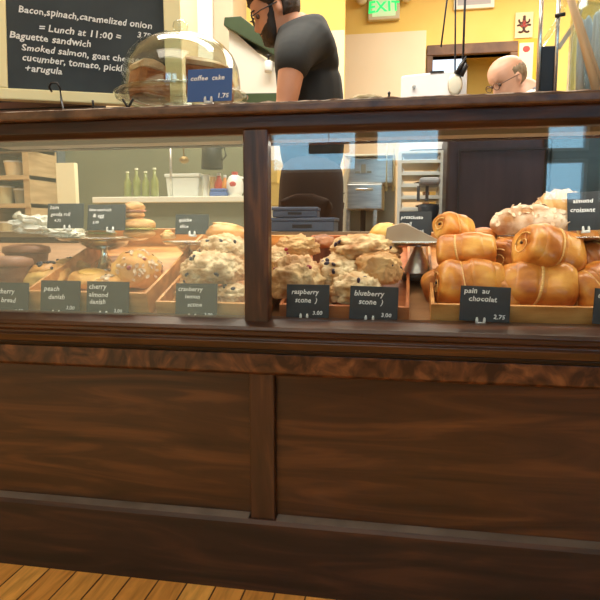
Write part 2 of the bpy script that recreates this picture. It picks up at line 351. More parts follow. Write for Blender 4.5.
# ------------------------------------------------------------------ pastries
def crustmat(name, dark, light, scale=14, bump=.5, rough=.5, bscale=90, lo=.32, hi=.66):
    return noisy(name, dark, light, scale, rough=rough, bump=bump, detail=7, bscale=bscale, lo=lo, hi=hi)
scone_m = crustmat('scone_crust', (.44, .17, .035), (.90, .64, .32), 22, 1)
scone_p = crustmat('pale_scone_crust', (.52, .24, .06), (.92, .74, .44), 22, 1)
scone_g = crustmat('golden_scone_crust', (.50, .20, .05), (.82, .52, .22), 14, .8)
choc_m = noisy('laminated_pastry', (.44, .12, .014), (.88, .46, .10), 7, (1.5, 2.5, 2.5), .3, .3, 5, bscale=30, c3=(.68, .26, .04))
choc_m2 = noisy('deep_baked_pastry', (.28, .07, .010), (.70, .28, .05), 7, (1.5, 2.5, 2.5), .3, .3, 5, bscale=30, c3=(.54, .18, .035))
layer_m = noisy('pale_pastry_layers', (.70, .36, .09), (.92, .62, .24), 8, (3, 3, 40), .42, .2)
berry_m = mat('blueberry_skin', (.025, .012, .035), .3)
rasp_m = mat('raspberry_red', (.30, .02, .03), .4)
bread_m = crustmat('roll_crust', (.45, .19, .05), (.80, .48, .18), 9, .3)
muffin_m = crustmat('brown_muffin_top', (.14, .04, .012), (.42, .16, .05), 16, .9)
almond_m = noisy('almond_slice', (.74, .50, .28), (.90, .76, .58), 30, rough=.5)
sugar_m = noisy('icing_sugar', (.40, .16, .035), (.84, .68, .50), 20, rough=.7, bump=.6, lo=.36, hi=.66)
danish_m = crustmat('danish_dough', (.60, .25, .05), (.88, .55, .16), 10, .4)

def blob(r, seed, amp=.10, freq=2.2, sub=4, power=1.0, tri=0, flat=True, fine=.03):
    """lumpy baked body: ellipsoid r with craggy displacement, flat underside"""
    bm = B(); bmesh.ops.create_icosphere(bm, subdivisions=sub, radius=1)
    off = Vector((seed*3.1, seed*1.7, seed*.9))
    for v in bm.verts:
        d = v.co.normalized()
        k = 1 + amp*noise.noise(d*freq+off)*1.6 + fine*noise.noise(d*freq*4+off)*1.5 + fine*.6*noise.noise(d*freq*9+off)
        if tri: k *= 1 + tri*cos(3*math.atan2(d.y, d.x)+seed)
        p = Vector((math.copysign(abs(d.x)**power, d.x)*r[0], math.copysign(abs(d.y)**power, d.y)*r[1], d.z*r[2]))*k
        if flat and p.z < -.55*r[2]: p.z = -.55*r[2] + (p.z+.55*r[2])*.15
        v.co = p
    return bm
def place(root_name, label, cat, group, px, py, Y, rot=(0, 0, 0), dz=0):
    c = at(px, py, Y); c.z += dz
    return thing(root_name, label, cat, c, rot, group), c
def scone(px, py, Y, wpx, hpx, seed, label, m=scone_m, fruit=berry_m, nf=6, fname='blueberry', rz=0, tilt=0, group='scones piled in the trays'):
    t, c = place('scone', label, 'scone', group, px, py, Y, (tilt, 0, rz))
    k = (Y+1.38)/600; rx = wpx*k/2; rz_ = hpx*k/2*1.12
    r = (rx, rx*.88, rz_)
    obj('crust', blob(r, seed, .13, 2.6, 5, .86, .05, fine=.085), m, t, smooth=True)
    rnd = random.Random(seed*7)
    for i in range(nf):
        th = rnd.uniform(-pi*.95, -.05); ph = rnd.uniform(-.15, 1.1); d = Vector((cos(th)*cos(ph), sin(th)*cos(ph), sin(ph)))
        p = Vector((math.copysign(abs(d.x)**.86, d.x)*r[0], math.copysign(abs(d.y)**.86, d.y)*r[1], d.z*r[2]))*.97
        s = rnd.uniform(.004, .0065); obj(fname, ball(B(), p, (s*1.3, s, s*.85), 10, Matrix.Rotation(rnd.uniform(0, 3), 4, 'Y')), fruit, t, smooth=True)
    return t
# left of the post
scone(214, 271, .17, 62, 36, 3, 'large pale scone with blueberries at the front of the pile left of the middle post', scone_p, nf=5)
scone(224, 251, .24, 48, 30, 4, 'pale scone with dark berries resting on top behind the large one, left of the post', scone_p, nf=8)
scone(233, 296, .13, 40, 22, 5, 'pale scone at the bottom beside the cranberry sign', scone_p, nf=2)
scone(196, 290, .16, 40, 24, 15, 'scone half hidden behind the sign left of the middle post', scone_m, nf=2)
# centre
scone(296, 282, .16, 56, 46, 6, 'large round golden raspberry scone right of the middle post', scone_m, rasp_m, 5, 'raspberry_piece')
scone(277, 262, .24, 32, 26, 7, 'pinkish raspberry scone tucked against the middle post', scone_p, rasp_m, 6, 'raspberry_piece')
scone(297, 248, .27, 42, 22, 8, 'small golden scone topping the raspberry pile', scone_g, rasp_m, 3, 'raspberry_piece')
scone(339, 274, .20, 44, 32, 9, 'pale blueberry scone in the middle between the two scone signs', scone_p, nf=8)
scone(377, 271, .19, 48, 36, 10, 'golden blueberry scone at the right end of the scone tray', scone_g, nf=3)
scone(364, 251, .26, 66, 28, 11, 'wide blueberry scone on top of the blueberry pile', scone_m, nf=4)
scone(355, 291, .135, 50, 32, 12, 'pale scone directly behind the blueberry scone sign', scone_p, nf=3)
scone(316, 300, .15, 32, 22, 13, 'small scone low between the raspberry and blueberry signs', scone_m, nf=2)
# brown muffin with a little white tag
t, c = place('muffin', 'dark brown muffin behind the scones in the middle', 'muffin', None, 323, 244, .40)
obj('muffin_top', blob((.040, .040, .028), 21, .10, 3, 4, fine=.05), muffin_m, t, smooth=True)
obj('paper_cup', lathe(B(), [(0, -.055), (.028, -.055)] + [(.034, -.012), (.030, -.010), (0, -.010)], n=40), noisy('brown_muffin_paper', (.10, .03, .01), (.2, .07, .03), 30, rough=.8), t)
t, c = place('paper_tag', 'small blank white tag between the raspberry and blueberry scones', 'tag', None, 326, 263, .27)
obj('tag_card', box(B(), -.016, .016, 0, .0015, -.010, .011), white_pl, t, bevel=.0004); obj('tag_stick', box(B(), -.0015, .0015, .0015, .003, -.045, .005), white_pl, t)

def roll_pastry(px, py, Y, wpx, hpx, seed, label, rz=0, ry=0, rx=0, m=choc_m, depth=1.15, turns=1.35):
    """rolled laminated pastry: a flattened spiral swept along its length (x), rounded ends"""
    t, c = place('chocolate_pastry', label, 'pastry', 'rolled chocolate pastries in the right tray', px, py, Y, (rx, ry, rz))
    k = (Y+1.38)/600; L = wpx*k/2; A = hpx*k/2; D = A*depth
    def sec(u, th, inset=1.0):
        e = (1-abs(u)**4.5)**.42 if abs(u) < 1 else 0
        s = 1 + .10*((th/(2*pi)) % 1.0 - .5)
        n_ = 1 + .05*noise.noise(Vector((u*2+seed, cos(th)*1.2, sin(th)*1.2+seed)))
        sq = (abs(cos(th))**4+abs(sin(th))**4)**-.18
        rr = (.62+.38*e)*s*n_*sq*inset
        ridge = 1 + .028*sin(u*9+seed+th*1.2)*(1-abs(u))
        return Vector((u*L, cos(th+1.1)*D*rr*ridge, sin(th+1.1)*A*rr*ridge))
    bm = B(); NU, NT = 28, 48; rows = []
    for i in range(NU+1):
        u = -1+2*i/NU
        rows.append([bm.verts.new(sec(u, 2*pi*j/NT*.9999)) for j in range(NT)])
    for a, b in zip(rows, rows[1:]):
        for j in range(NT): bm.faces.new((a[j], a[(j+1) % NT], b[(j+1) % NT], b[j]))
    for row, s in ((rows[0], -1), (rows[-1], 1)):
        cen = sum((v.co for v in row), Vector())/NT; cen.x -= s*.004
        inner = [bm.verts.new(v.co.lerp(cen, .45)+Vector((-s*.003*(j % 8 > 3), 0, 0))) for j, v in enumerate(row)]
        cv = bm.verts.new(cen)
        for j in range(NT):
            f = (row[j], row[(j+1) % NT], inner[(j+1) % NT], inner[j]); bm.faces.new(f)
            bm.faces.new((inner[j], inner[(j+1) % NT], cv))
    obj('pastry_body', bm, m, t, smooth=True)
    # raised outer wraps: broad diagonal flaps, each with a thin pale edge
    rnd = random.Random(seed); sk = rnd.choice((-.22, .22, .3))
    for (u0, wdt, mm, nm, hh) in ((-.52+rnd.uniform(-.06, .06), .62, m, 'pastry_wrap', .11), (.36+rnd.uniform(-.06, .06), .74, m, 'pastry_wrap', .13), (-.16+rnd.uniform(-.04, .04), .09, layer_m, 'pastry_edge', .055)):
        bm = B(); g = []; nu = 12
        for i in range(nu+1):
            q = i/nu; row = []
            for j in range(41):
                th = -.9+4.6*j/40
                u = max(-.985, min(.985, u0+wdt*(q-.5)+sk*sin(th*.9+.4)*(1-abs(u0))))
                b_ = .985 + hh*(sin(pi*q)**.55)*min(1, j/5, (40-j)/5)
                c0 = Vector((u*L, 0, 0)); row.append(bm.verts.new(c0 + (sec(u, th)-c0)*b_))
            g.append(row)
        for a, b in zip(g, g[1:]):
            for j in range(40): bm.faces.new((a[j], a[j+1], b[j+1], b[j]))
        obj(nm, bm, mm, t, smooth=True)
    # spiral ends with layers and a chocolate stick
    for s in (-1, 1):
        bm = B(); pts = []
        for j in range(60):
            q = j/59; th = q*turns*2*pi; rr = .14+.42*q
            pts.append(Vector((s*(L*1.0), cos(th)*D*rr, sin(th)*A*rr)))
        tube(bm, pts, [.0012+.0006*(j/59) for j in range(60)], 6)
        obj('spiral_end', bm, layer_m, t, smooth=True)
        bm = B(); tube(bm, [(s*(L*.7), D*.1, A*.05), (s*(L*1.0+.001), D*.1, A*.05)], .0035, 8)
        obj('chocolate_stick', bm, mat('dark_chocolate', (.04, .015, .008), .4) if 'dark_chocolate' not in bpy.data.materials else bpy.data.materials['dark_chocolate'], t, smooth=True)
    return t
roll_pastry(469, 284, .17, 62, 42, 1, 'chocolate pastry behind the pain au chocolat sign, bottom row', rz=.15)
roll_pastry(466, 251, .22, 54, 30, 2, 'smooth pale chocolate pastry laid across the top of the left pile', rz=-.1, ry=-.06)
roll_pastry(454, 228, .30, 34, 24, 3, 'small golden pastry highest on the left of the right tray', rz=.6, ry=.2)
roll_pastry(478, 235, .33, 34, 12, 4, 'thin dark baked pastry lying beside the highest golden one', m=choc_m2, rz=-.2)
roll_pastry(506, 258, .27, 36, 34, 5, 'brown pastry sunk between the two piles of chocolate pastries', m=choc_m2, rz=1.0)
roll_pastry(538, 286, .17, 66, 42, 6, 'fat golden chocolate pastry in the middle of the bottom row', rz=-.1)
roll_pastry(548, 253, .20, 56, 42, 7, 'large glossy tilted chocolate pastry topping the right pile', rz=.35, ry=.32, m=choc_m)
roll_pastry(592, 288, .18, 50, 40, 8, 'chocolate pastry at the right edge, bottom row', rz=.5, ry=-.4)
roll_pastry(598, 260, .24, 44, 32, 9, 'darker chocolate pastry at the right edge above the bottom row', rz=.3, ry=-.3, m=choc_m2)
roll_pastry(500, 296, .16, 32, 30, 10, 'narrow pastry squeezed between the two large bottom ones', rz=1.2)
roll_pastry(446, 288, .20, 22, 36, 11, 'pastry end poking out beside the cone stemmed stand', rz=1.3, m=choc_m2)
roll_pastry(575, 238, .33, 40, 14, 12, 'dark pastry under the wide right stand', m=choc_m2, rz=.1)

# sliced almonds: shared meshes
def flake_mesh():
    bm = B(); n = 10
    a = [bm.verts.new((cos(2*pi*i/n)*.0075, sin(2*pi*i/n)*.0048, .0006+.0012*cos(2*pi*i/n)**2)) for i in range(n)]
    b = [bm.verts.new((v.co.x, v.co.y, v.co.z-.0009)) for v in a]
    bm.faces.new(a); bm.faces.new(b[::-1])
    for i in range(n): bm.faces.new((a[i], b[i], b[(i+1) % n], a[(i+1) % n]))
    me = bpy.data.meshes.new('almond_slice'); bm.to_mesh(me); bm.free(); me.materials.append(almond_m); return me
FL = flake_mesh()
def flakes(t, base, n, seed, zf=.1, xf=1.0):
    """sliced almonds lying on the upper surface of a baked body"""
    rnd = random.Random(seed); zs_ = [v.co.z for v in base.data.vertices]; zl = min(zs_)+(max(zs_)-min(zs_))*zf; xm = max(v.co.x for v in base.data.vertices)*xf
    cand = [v for v in base.data.vertices if v.co.z > zl and v.normal.z > -.1 and abs(v.co.x) < xm and (v.normal.y < .4)]
    for i in range(n):
        v = rnd.choice(cand); o = bpy.data.objects.new('almond_slice', FL); link(o, base); o.location = v.co+v.normal*.0012
        q = v.normal.to_track_quat('Z', 'Y') @ Euler((rnd.uniform(-.6, .6), rnd.uniform(-.6, .6), rnd.uniform(0, 6))).to_quaternion()
        o.rotation_euler = q.to_euler(); k = rnd.uniform(.7, 1.2); o.scale = (k, k, k)
def croissant(px, py, Y, wpx, hpx, seed, label, rz=0, nfl=40, m=sugar_m, ry=0):
    t, c = place('almond_croissant', label, 'croissant', 'almond croissants on the right stand', px, py, Y, (0, ry, rz))
    k = (Y+1.38)/600; L = wpx*k/2; H = hpx*k/2*1.15
    bm = B(); NS, NT = 64, 32; rows = []
    for i in range(NS+1):
        u = -1+2*i/NS; ang = u*1.0
        cx = sin(ang)*L/sin(1.0); cy = (cos(ang)-1)*L*.75+.15*L
        fat = (1-abs(u)**1.7)**.8 + .12
        seg = 1 + .12*abs(sin(u*pi*2.6+.2))**.8-.06
        row = []
        for j in range(NT):
            th = 2*pi*j/NT; rr = H*fat*seg*(1+.07*noise.noise(Vector((u*3+seed, cos(th), sin(th)))))
            row.append(bm.verts.new((cx+sin(-ang)*0, cy*-1*-1+cos(th)*rr*1.15, max(sin(th)*rr, -.6*H))))
        rows.append(row)
    for a, b in zip(rows, rows[1:]):
        for j in range(NT): bm.faces.new((a[j], a[(j+1) % NT], b[(j+1) % NT], b[j]))
    bm.faces.new(rows[0]); bm.faces.new(rows[-1][::-1])
    flakes(t, obj('croissant_body', bm, m, t, smooth=True), nfl, seed, .3, .9)
croissant(531, 224, .31, 76, 28, 1, 'large sugar dusted almond croissant on the front of the right stand', rz=.05, nfl=46)
croissant(556, 207, .40, 44, 24, 2, 'smaller almond croissant leaning behind the large one near the black sign', rz=-.3, m=bread_m, nfl=26, ry=-.35)
croissant(592, 228, .35, 44, 16, 3, 'almond croissant behind the black sign on the right stand', rz=.2, nfl=10, m=bread_m)

# danishes
def danish(px, py, Y, wpx, hpx, seed, label, topping, m=danish_m, n=12):
    t, c = place('danish', label, 'danish', 'danishes in the long left tray', px, py, Y, (atan(SL)*.9, 0, seed))
    k = (Y+1.38)/600; r = (wpx*k/2, wpx*k/2*.85, hpx*k/2*1.1)
    dough = obj('dough', blob(r, seed, .08, 2, 4, .9, fine=.03), m, t, smooth=True)
    rnd = random.Random(seed+9)
    if topping == 'berry':
        ff = obj('fruit_filling', blob((r[0]*.62, r[1]*.62, r[2]*.35), seed+1, .1, 3, 3, flat=False), mat('peach_filling', (.72, .33, .08), .3), t, smooth=True); ff.location = (0, 0, r[2]*.78)
        for i in range(n):
            a = rnd.uniform(0, 2*pi); q = rnd.uniform(.05, .8)
            obj('blueberry', ball(B(), (cos(a)*q*r[0]*.9, sin(a)*q*r[1]*.9, r[2]*(1.16-.55*q*q)), rnd.uniform(.004, .0065), 10), berry_m, t, smooth=True)
    elif topping == 'almond':
        flakes(t, dough, 95, seed, .25)
        for i in range(n):
            a = rnd.uniform(pi, 2*pi); ph = rnd.uniform(.1, 1.2)
            obj('cherry_piece', ball(B(), (cos(a)*cos(ph)*r[0], sin(a)*cos(ph)*r[1], sin(ph)*r[2]), rnd.uniform(.004, .007), 10), mat('cherry_red', (.35, .03, .05), .3) if 'cherry_red' not in bpy.data.materials else bpy.data.materials['cherry_red'], t, smooth=True)
    else:
        obj('peach_slice', blob((r[0]*.6, r[1]*.5, r[2]*.3), seed+3, .05, 2, 3, flat=False), mat('golden_peach', (.85, .50, .10), .3), t, smooth=True).location = (0, 0, r[2]*.8)
danish(46, 278, .24, 56, 26, 31, 'danish topped with dark blueberries above the peach danish sign', 'berry', n=16)
danish(70, 268, .33, 40, 16, 35, 'danish with blueberries further back in the left tray', 'berry', n=9)
danish(92, 279, .24, 46, 18, 32, 'plain yellow peach danish between the blueberry and almond ones', 'peach')
danish(137, 272, .25, 58, 40, 33, 'large danish heaped with sliced almonds and cherry pieces', 'almond', n=9)
danish(112, 287, .20, 44, 22, 36, 'lower almond danish partly behind the cherry almond danish sign', 'almond', n=7)
# brown shapes added for round stools reflected in the glass
for (px, py, Y, wpx, hpx, lab) in ((7, 270, .20, 54, 38, 'round brown shape added for a reflected stool, in front at the left end of the case'), (27, 256, .33, 48, 32, 'round brown shape added for a reflected stool, behind the other at the left end')):
    c = at(px, py, Y); k = (Y+1.38)/600; R_ = wpx*k/2; H_ = hpx*k/2; zb = max(c.z-H_, deck(Y)+.012)
    t = thing('stool_reflection', lab, 'bowl', (c.x, Y, c.z-H_), (0, 0, 0), 'brown reflected stools')
    bw = noisy('brown_stool_reflection', (.24, .09, .04), (.36, .16, .08), 6, (1, 1, 6), .5)
    obj('bowl', lathe(B(), [(0, 0), (R_*.72, 0), (R_*.86, H_*.6), (R_*.92, H_*1.2), (0, H_*1.2)], n=48), bw, t, smooth=False)
    obj('lid', lathe(B(), [(0, H_*1.22), (R_, H_*1.22), (R_*1.02, H_*1.4), (R_*.98, H_*1.62), (R_*.6, H_*1.78), (0, H_*1.82)], n=48), bw, t, smooth=True)
# filled rolls, wrapped sandwiches on the stands
def filled_roll(px, py, Y, wpx, hpx, seed, label, grp='filled rolls on the left stand'):
    t, c = place('filled_roll', label, 'sandwich', grp, px, py, Y, (0, 0, seed))
    k = (Y+1.38)/600; R_ = wpx*k/2; H_ = hpx*k/2
    obj('bottom_bun', blob((R_*.95, R_*.85, H_*.55), seed+2, .05, 2, 4, flat=False, fine=.02), bread_m, t, smooth=True).location = (0, 0, -H_*.45)
    obj('filling', blob((R_*1.0, R_*.9, H_*.2), seed+4, .15, 4, 4, flat=False, fine=.05), mat('green_filling', (.45, .42, .12), .5) if seed % 2 else mat('pink_ham', (.70, .34, .22), .5), t, smooth=True)
    obj('top_bun', blob((R_*.97, R_*.87, H_*.72), seed, .06, 2, 4, fine=.02), bread_m, t, smooth=True).location = (0, 0, H_*.42)
filled_roll(139, 229, .31, 36, 20, 1, 'filled roll low on the left stand beside the second slate sign')
filled_roll(134, 211, .31, 26, 17, 2, 'small filled roll stacked on top on the left stand')
filled_roll(102, 233, .33, 30, 14, 3, 'flat filled roll behind the second slate sign')
wrap_m = noisy('crumpled_paper', (.62, .58, .45), (.85, .82, .7), 6, rough=.7, bump=.8, bscale=25)
for (px, py, wpx, hpx, sd, lab) in ((36, 227, 46, 24, 61, 'crumpled paper wrapped sandwich at the left end by the slate sign'), (66, 233, 36, 14, 62, 'flat paper wrapped sandwich behind the first slate sign')):
    t, c = place('wrapped_sandwich', lab, 'sandwich', 'paper wrapped sandwiches', px, py, .36)
    k = 1.74/600
    obj('wrapping', blob((wpx*k/2, .045, hpx*k/2), sd, .28, 2.6, 4, .8, fine=.12), wrap_m, t)
    obj('twisted_end', lathe(B(), [(.004, 0), (.008, .006), (.016, .02), (.012, .021), (.005, .008), (0, .006)], n=9, M=Matrix.Translation((-wpx*k/2*.7, -.005, hpx*k/2*.7)) @ Matrix.Rotation(-.8, 4, 'Y')), wrap_m, t)
t, c = place('pastry_puff', 'small golden puff on the flat stand left of the middle post', 'pastry', None, 168, 236, .35)
obj('puff_body', blob((.022, .02, .014), 71, .12, 2.4, 4), bread_m, t, smooth=True); obj('puff_cap', blob((.012, .012, .007), 73, .15, 3, 3), danish_m, t, smooth=True).location = (0, 0, .012)
t, c = place('bread_loaf', 'glossy brown loaf end above the scones beside the middle post', 'loaf', None, 227, 234, .34, (0, .12, .2))
obj('crust', blob((.062, .05, .030), 81, .06, 1.8, 4, .85, fine=.02), crustmat('glossy_loaf', (.30, .10, .02), (.74, .36, .09), 6, .2, .3), t, smooth=True)
obj('scored_top', blob((.035, .010, .006), 82, .2, 3, 3, flat=False), layer_m, t, smooth=True).location = (-.005, -.015, .026)
# golden roll and wedge in clear wrap on the cone stand
t, c = place('bread_roll', 'round golden roll at the left of the cone stemmed stand', 'roll', None, 386, 233, .33)
obj('crust', blob((.042, .04, .027), 91, .07, 2, 4, fine=.02), crustmat('golden_roll', (.62, .30, .05), (.86, .58, .16), 9, .3), t, smooth=True)
obj('split_top', blob((.022, .007, .004), 92, .2, 3, 3, flat=False), layer_m, t, smooth=True).location = (0, -.01, .024)
a, b_, d_ = at(385, 243, .235), at(441, 243, .235), at(402, 223, .235)
t = thing('wrapped_wedge', 'greyish brown paper wrapped sandwich wedge on the cone stemmed stand', 'sandwich', (a.x, .235, a.z+.001))
obj('wrapping', prism(B(), [(0, 0), (b_.x-a.x, 0), (b_.x-a.x, .004), (d_.x-a.x+.012, d_.z-a.z-.003), (d_.x-a.x, d_.z-a.z), (.004, (d_.z-a.z)*.75)], 0, .05, 'y'), noisy('brown_wrap', (.36, .27, .18), (.48, .38, .27), 8, rough=.4), t, bevel=.002)
obj('paper_edge', box(B(), .002, b_.x-a.x, -.001, .0, .0, .004), white_pl, t)

# ------------------------------------------------------------------ on the counter
CT = 1.1525
# chalkboard with cream frame on a black wire easel
t = thing('chalkboard', 'large cream framed menu chalkboard leaning on the counter at the left', 'chalkboard', (-.679, .30, 1.217), (radians(-8), 0, radians(24)))
BH = .46
sb_ = obj('slate_board', box(B(), -.41, 0, .002, .010, .030, BH-.03), slate2, t)
bm = B(); box(bm, -.447, .047, -.006, .016, 0, .030); box(bm, -.447, .047, -.006, .016, BH-.03, BH); box(bm, -.447, -.41, -.006, .016, .03, BH-.03); box(bm, 0, .047, -.006, .016, .03, BH-.03)
obj('frame', bm, mat('cream_frame', (.95, .84, .46), .4), t, bevel=.003)
L1 = [('Bacon,spinach,caramelized onion', -.380, .238, 1.15), ('3.75', -.075, .193, .95), ('= Lunch at 11:00 =', -.330, .192, 1.22),
      ('Baguette sandwich', -.404, .167, 1.22), ('Smoked salmon, goat cheese', -.374, .136, 1.15), ('cucumber, tomato, pickled', -.374, .108, 1.15), ('arugula', -.352, .080, 1.2), ('+', -.368, .080, 1.1)]
bm = B()
for k_, ln in enumerate(L1):
    b1 = text_bm([(ln[0], 0, 0, ln[3])], .0215, 0, .12)
    bmesh.ops.transform(b1, matrix=Matrix.Translation((ln[1], 0, ln[2])) @ Matrix.Rotation(radians(3.2), 4, 'Y'), verts=b1.verts)
    me = bpy.data.meshes.new('t'); b1.to_mesh(me); b1.free(); bm.from_mesh(me); bpy.data.meshes.remove(me)
for f in [f for f in bm.faces if f.calc_center_median().x > -.004]: bm.faces.remove(f)
obj('writing', bm, chalk, sb_)
def W3(p): return tuple(p)
t = thing('wire_easel', 'black wire easel with a curled hook holding the chalkboard', 'easel', (-.86, .17, CT))
bm = B(); o_ = Vector((-.86, .17, CT))
def rel(px, py, Y): return at(px, py, Y) - o_
hk = [rel(52, 92, .12), rel(49, 87, .115), rel(51, 83, .115), rel(57, 83, .115), rel(60, 88, .12), rel(61, 97, .13), Vector((rel(63, 105, .005).x, -.165, .006))]
tube(bm, hk, .0028, 8); obj('hook', bm, black, t, smooth=True)
p0 = hk[-1]
for nm, pts in (('foot_bar', [p0, Vector((rel(93, 105, .005).x, -.165, .006)), Vector((rel(128, 105, .005).x-.02, -.165, .006)), Vector((rel(128, 105, .005).x, -.165, .006))]),
                ('prong', [Vector((rel(93, 105, .005).x, -.165, .006)), Vector((rel(93, 105, .005).x, -.165, .026))]),
                ('prong', [Vector((rel(128, 105, .005).x, -.165, .006)), Vector((rel(126, 105, .005).x-.008, -.165, .026))]),
                ('prong', [Vector((rel(128, 105, .005).x, -.165, .006)), Vector((rel(131, 105, .005).x+.006, -.165, .026))]),
                ('rear_leg', [p0, Vector((p0.x, .14, .004)), Vector((p0.x+.03, .15, .08))])):
    bm = B(); tube(bm, pts, .0028, 8); obj(nm, bm, black, t, smooth=True)
# dark crate behind/under the chalkboard
t = thing('dark_wooden_crate', 'low dark brown slatted crate under the chalkboard at the far left', 'crate', (-1.03, .29, CT))
for z in (0, .022, .044, .066, .088): obj('slat', box(B(), -.157, .157, -.04, -.034, z, z+.018), noisy('crate_wood', (.06, .018, .01), (.12, .04, .02), 4, (1, 6, 6), .5), t)
obj('crate_body', box(B(), -.155, .155, -.034, .035, 0, .104), cwood, t)

# glass cake dome on its stand with coffee cake
DX, DY = -.575, .152
t = thing('glass_cake_stand', 'footed clear glass stand under the domed coffee cake', 'cake stand', (DX, DY, CT))
obj('plate', lathe(B(), [(0, .036), (.10, .036), (.152, .046), (.163, .050), (.168, .060), (.162, .064), (.15, .055), (.10, .046), (0, .046)], n=64), clear, t, smooth=True)
obj('foot', lathe(B(), [(0, .036), (.05, .035), (.06, .020), (.105, .004), (.108, 0), (0, 0)], n=56), clear, t, smooth=True)
t = thing('glass_dome', 'round clear glass dome with a ball knob over the coffee cake', 'dome', (DX, DY, CT+.0565))
prof = [(.148, .0), (.149, .01), (.148, .040), (.143, .072), (.131, .100), (.110, .123), (.077, .140), (.035, .150), (.012, .152)]
obj('bell', lathe(B(), prof + [(r-.003, z-.003) for r, z in prof[::-1]], n=72), clear, t, smooth=True)
obj('rim', lathe(B(), [(.146, .0), (.152, .0), (.154, .004), (.152, .008), (.146, .008)], n=72), clear, t, smooth=True)
bm = B(); lathe(bm, [(0, .150), (.013, .151), (.010, .156), (.011, .159), (.017, .163), (.0195, .172), (.017, .181), (.010, .187), (0, .1885)], n=32); obj('knob', bm, clear, t, smooth=True)
cake_s = crustmat('coffee_cake_crumb', (.24, .055, .014), (.50, .16, .04), 30, .8, .7)
cake_t = crustmat('coffee_cake_topping', (.50, .22, .08), (.90, .72, .50), 20, 1, .7)
for cx, cy, a0, a1, lab in ((DX-.01, DY, pi*.82, pi*1.36, 'left half of the coffee cake under the glass dome'), (DX+.01, DY, -pi*.38, pi*.28, 'right half of the coffee cake under the glass dome')):
    t = thing('coffee_cake', lab, 'cake', (cx, cy, CT+.050), (0, 0, 0), 'coffee cake pieces')
    for nm, z0, z1, R0, R1, mm in (('cake_body', .0, .060, .035, .120, cake_s), ('crumb_topping', .060, .078, .04, .116, cake_t)):
        bm = B(); rows = []
        for i in range(25):
            an = a0+(a1-a0)*i/24; row = []
            for (r, z) in ((R0, z0), (R1, z0), (R1+.004, (z0+z1)/2), (R1-.003, z1-.003), (R1-.014, z1+.003), ((R0+R1)/2, z1+.006), (R0+.012, z1+.002), (R0, z1-.004)):
                d = 1+.03*noise.noise(Vector((an*4, r*40, z*40)))
                row.append(bm.verts.new((cos(an)*r*d, sin(an)*r*d, z)))
            rows.append(row)
        n = len(rows[0])
        for a, b in zip(rows, rows[1:]):
            for j in range(n): bm.faces.new((a[j], a[(j+1) % n], b[(j+1) % n], b[j]))
        bm.faces.new(rows[0]); bm.faces.new(rows[-1][::-1]); last = obj(nm, bm, mm, t if nm == 'cake_body' else last, smooth=False)
t = thing('paper_doily', 'cream ruffled paper under the glass cake stand', 'paper', (DX, .10, CT))
bm = B(); rows = []
for i in range(61):
    u = i/60; x = -.17+.40*u
    rows.append([bm.verts.new((x, y-.085, .001+h*(1+.6*noise.noise(Vector((x*60, y*20, 0)))))) for y, h in ((0+.012*noise.noise(Vector((x*45, 3, 1))), .002), (.006, .007), (.016, .009), (.03, .004), (.05, .001))])
for a, b in zip(rows, rows[1:]):
    for j in range(4): bm.faces.new((a[j], a[j+1], b[j+1], b[j]))
obj('ruffle', bm, noisy('cream_paper', (.62, .48, .30), (.86, .76, .56), 60, rough=.8), t)
# blue coffee cake sign at the front edge
sign(187, 231, 66, 103, -.005, [('coffee  cake', .10, .66, .82), ('1.75', .68, .12, .95)], 'blue price sign lettered coffee cake in front of the glass dome', blue_card, clips=(.42, .56), size=.0135)
# crumbs and a small cloth heap on the counter
t, c = place('cloth_heap', 'small beige heap of cloth on the counter right of the man', 'cloth', None, 366, 98, .025)
t.location.z = CT+.006; obj('folds', blob((.040, .03, .013), 101, .12, 3, 4), noisy('beige_cloth', (.45, .34, .18), (.6, .48, .28), 10, rough=.9), t, smooth=True)
obj('cloth_hem', blob((.048, .036, .005), 102, .15, 4, 4), noisy('beige_hem', (.5, .4, .24), (.66, .54, .34), 10, rough=.9), t, smooth=True)
t, c = place('sign_peg', 'tiny black peg standing on the counter left of the white appliance', 'peg', None, 389, 100, .0)
t.location.z = CT; obj('pin', lathe(B(), [(0, 0), (.003, 0), (.0025, .012), (.0035, .016), (0, .02)], n=12), black, t); obj('base', lathe(B(), [(0, 0), (.008, 0), (.008, .003), (0, .003)], n=16), black, t)

# right end: wire stand, glass jar, tongs
JX = at(622, 60, .17).x
t = thing('glass_jar', 'large clear glass jar at the right end of the counter', 'jar', (JX, .17, CT))
jp = [(.10, 0), (.108, .006), (.112, .03), (.112, .20), (.108, .225), (.098, .24), (.098, .26)]
obj('jar_wall', lathe(B(), [(0, 0)] + jp + [(r-.004, z) for r, z in jp[::-1][:-1]] + [(.09, .006), (0, .006)], n=64), jarg, t, smooth=True)
obj('jar_lip', lathe(B(), [(.095, .256), (.103, .256), (.105, .262), (.103, .268), (.095, .268)], n=64), clear, t, smooth=True)
obj('lid', lathe(B(), [(0, .270), (.108, .270), (.110, .276), (.104, .284), (.05, .300), (.02, .306), (.018, .32), (0, .322)], n=64), clear, t, smooth=True)
rnd = random.Random(4)
pal = [mat('pale_blue_paper', (.66, .80, .90), .5), mat('white_paper_sleeve', (.82, .86, .88), .5), mat('grey_blue_paper', (.40, .50, .58), .5)]
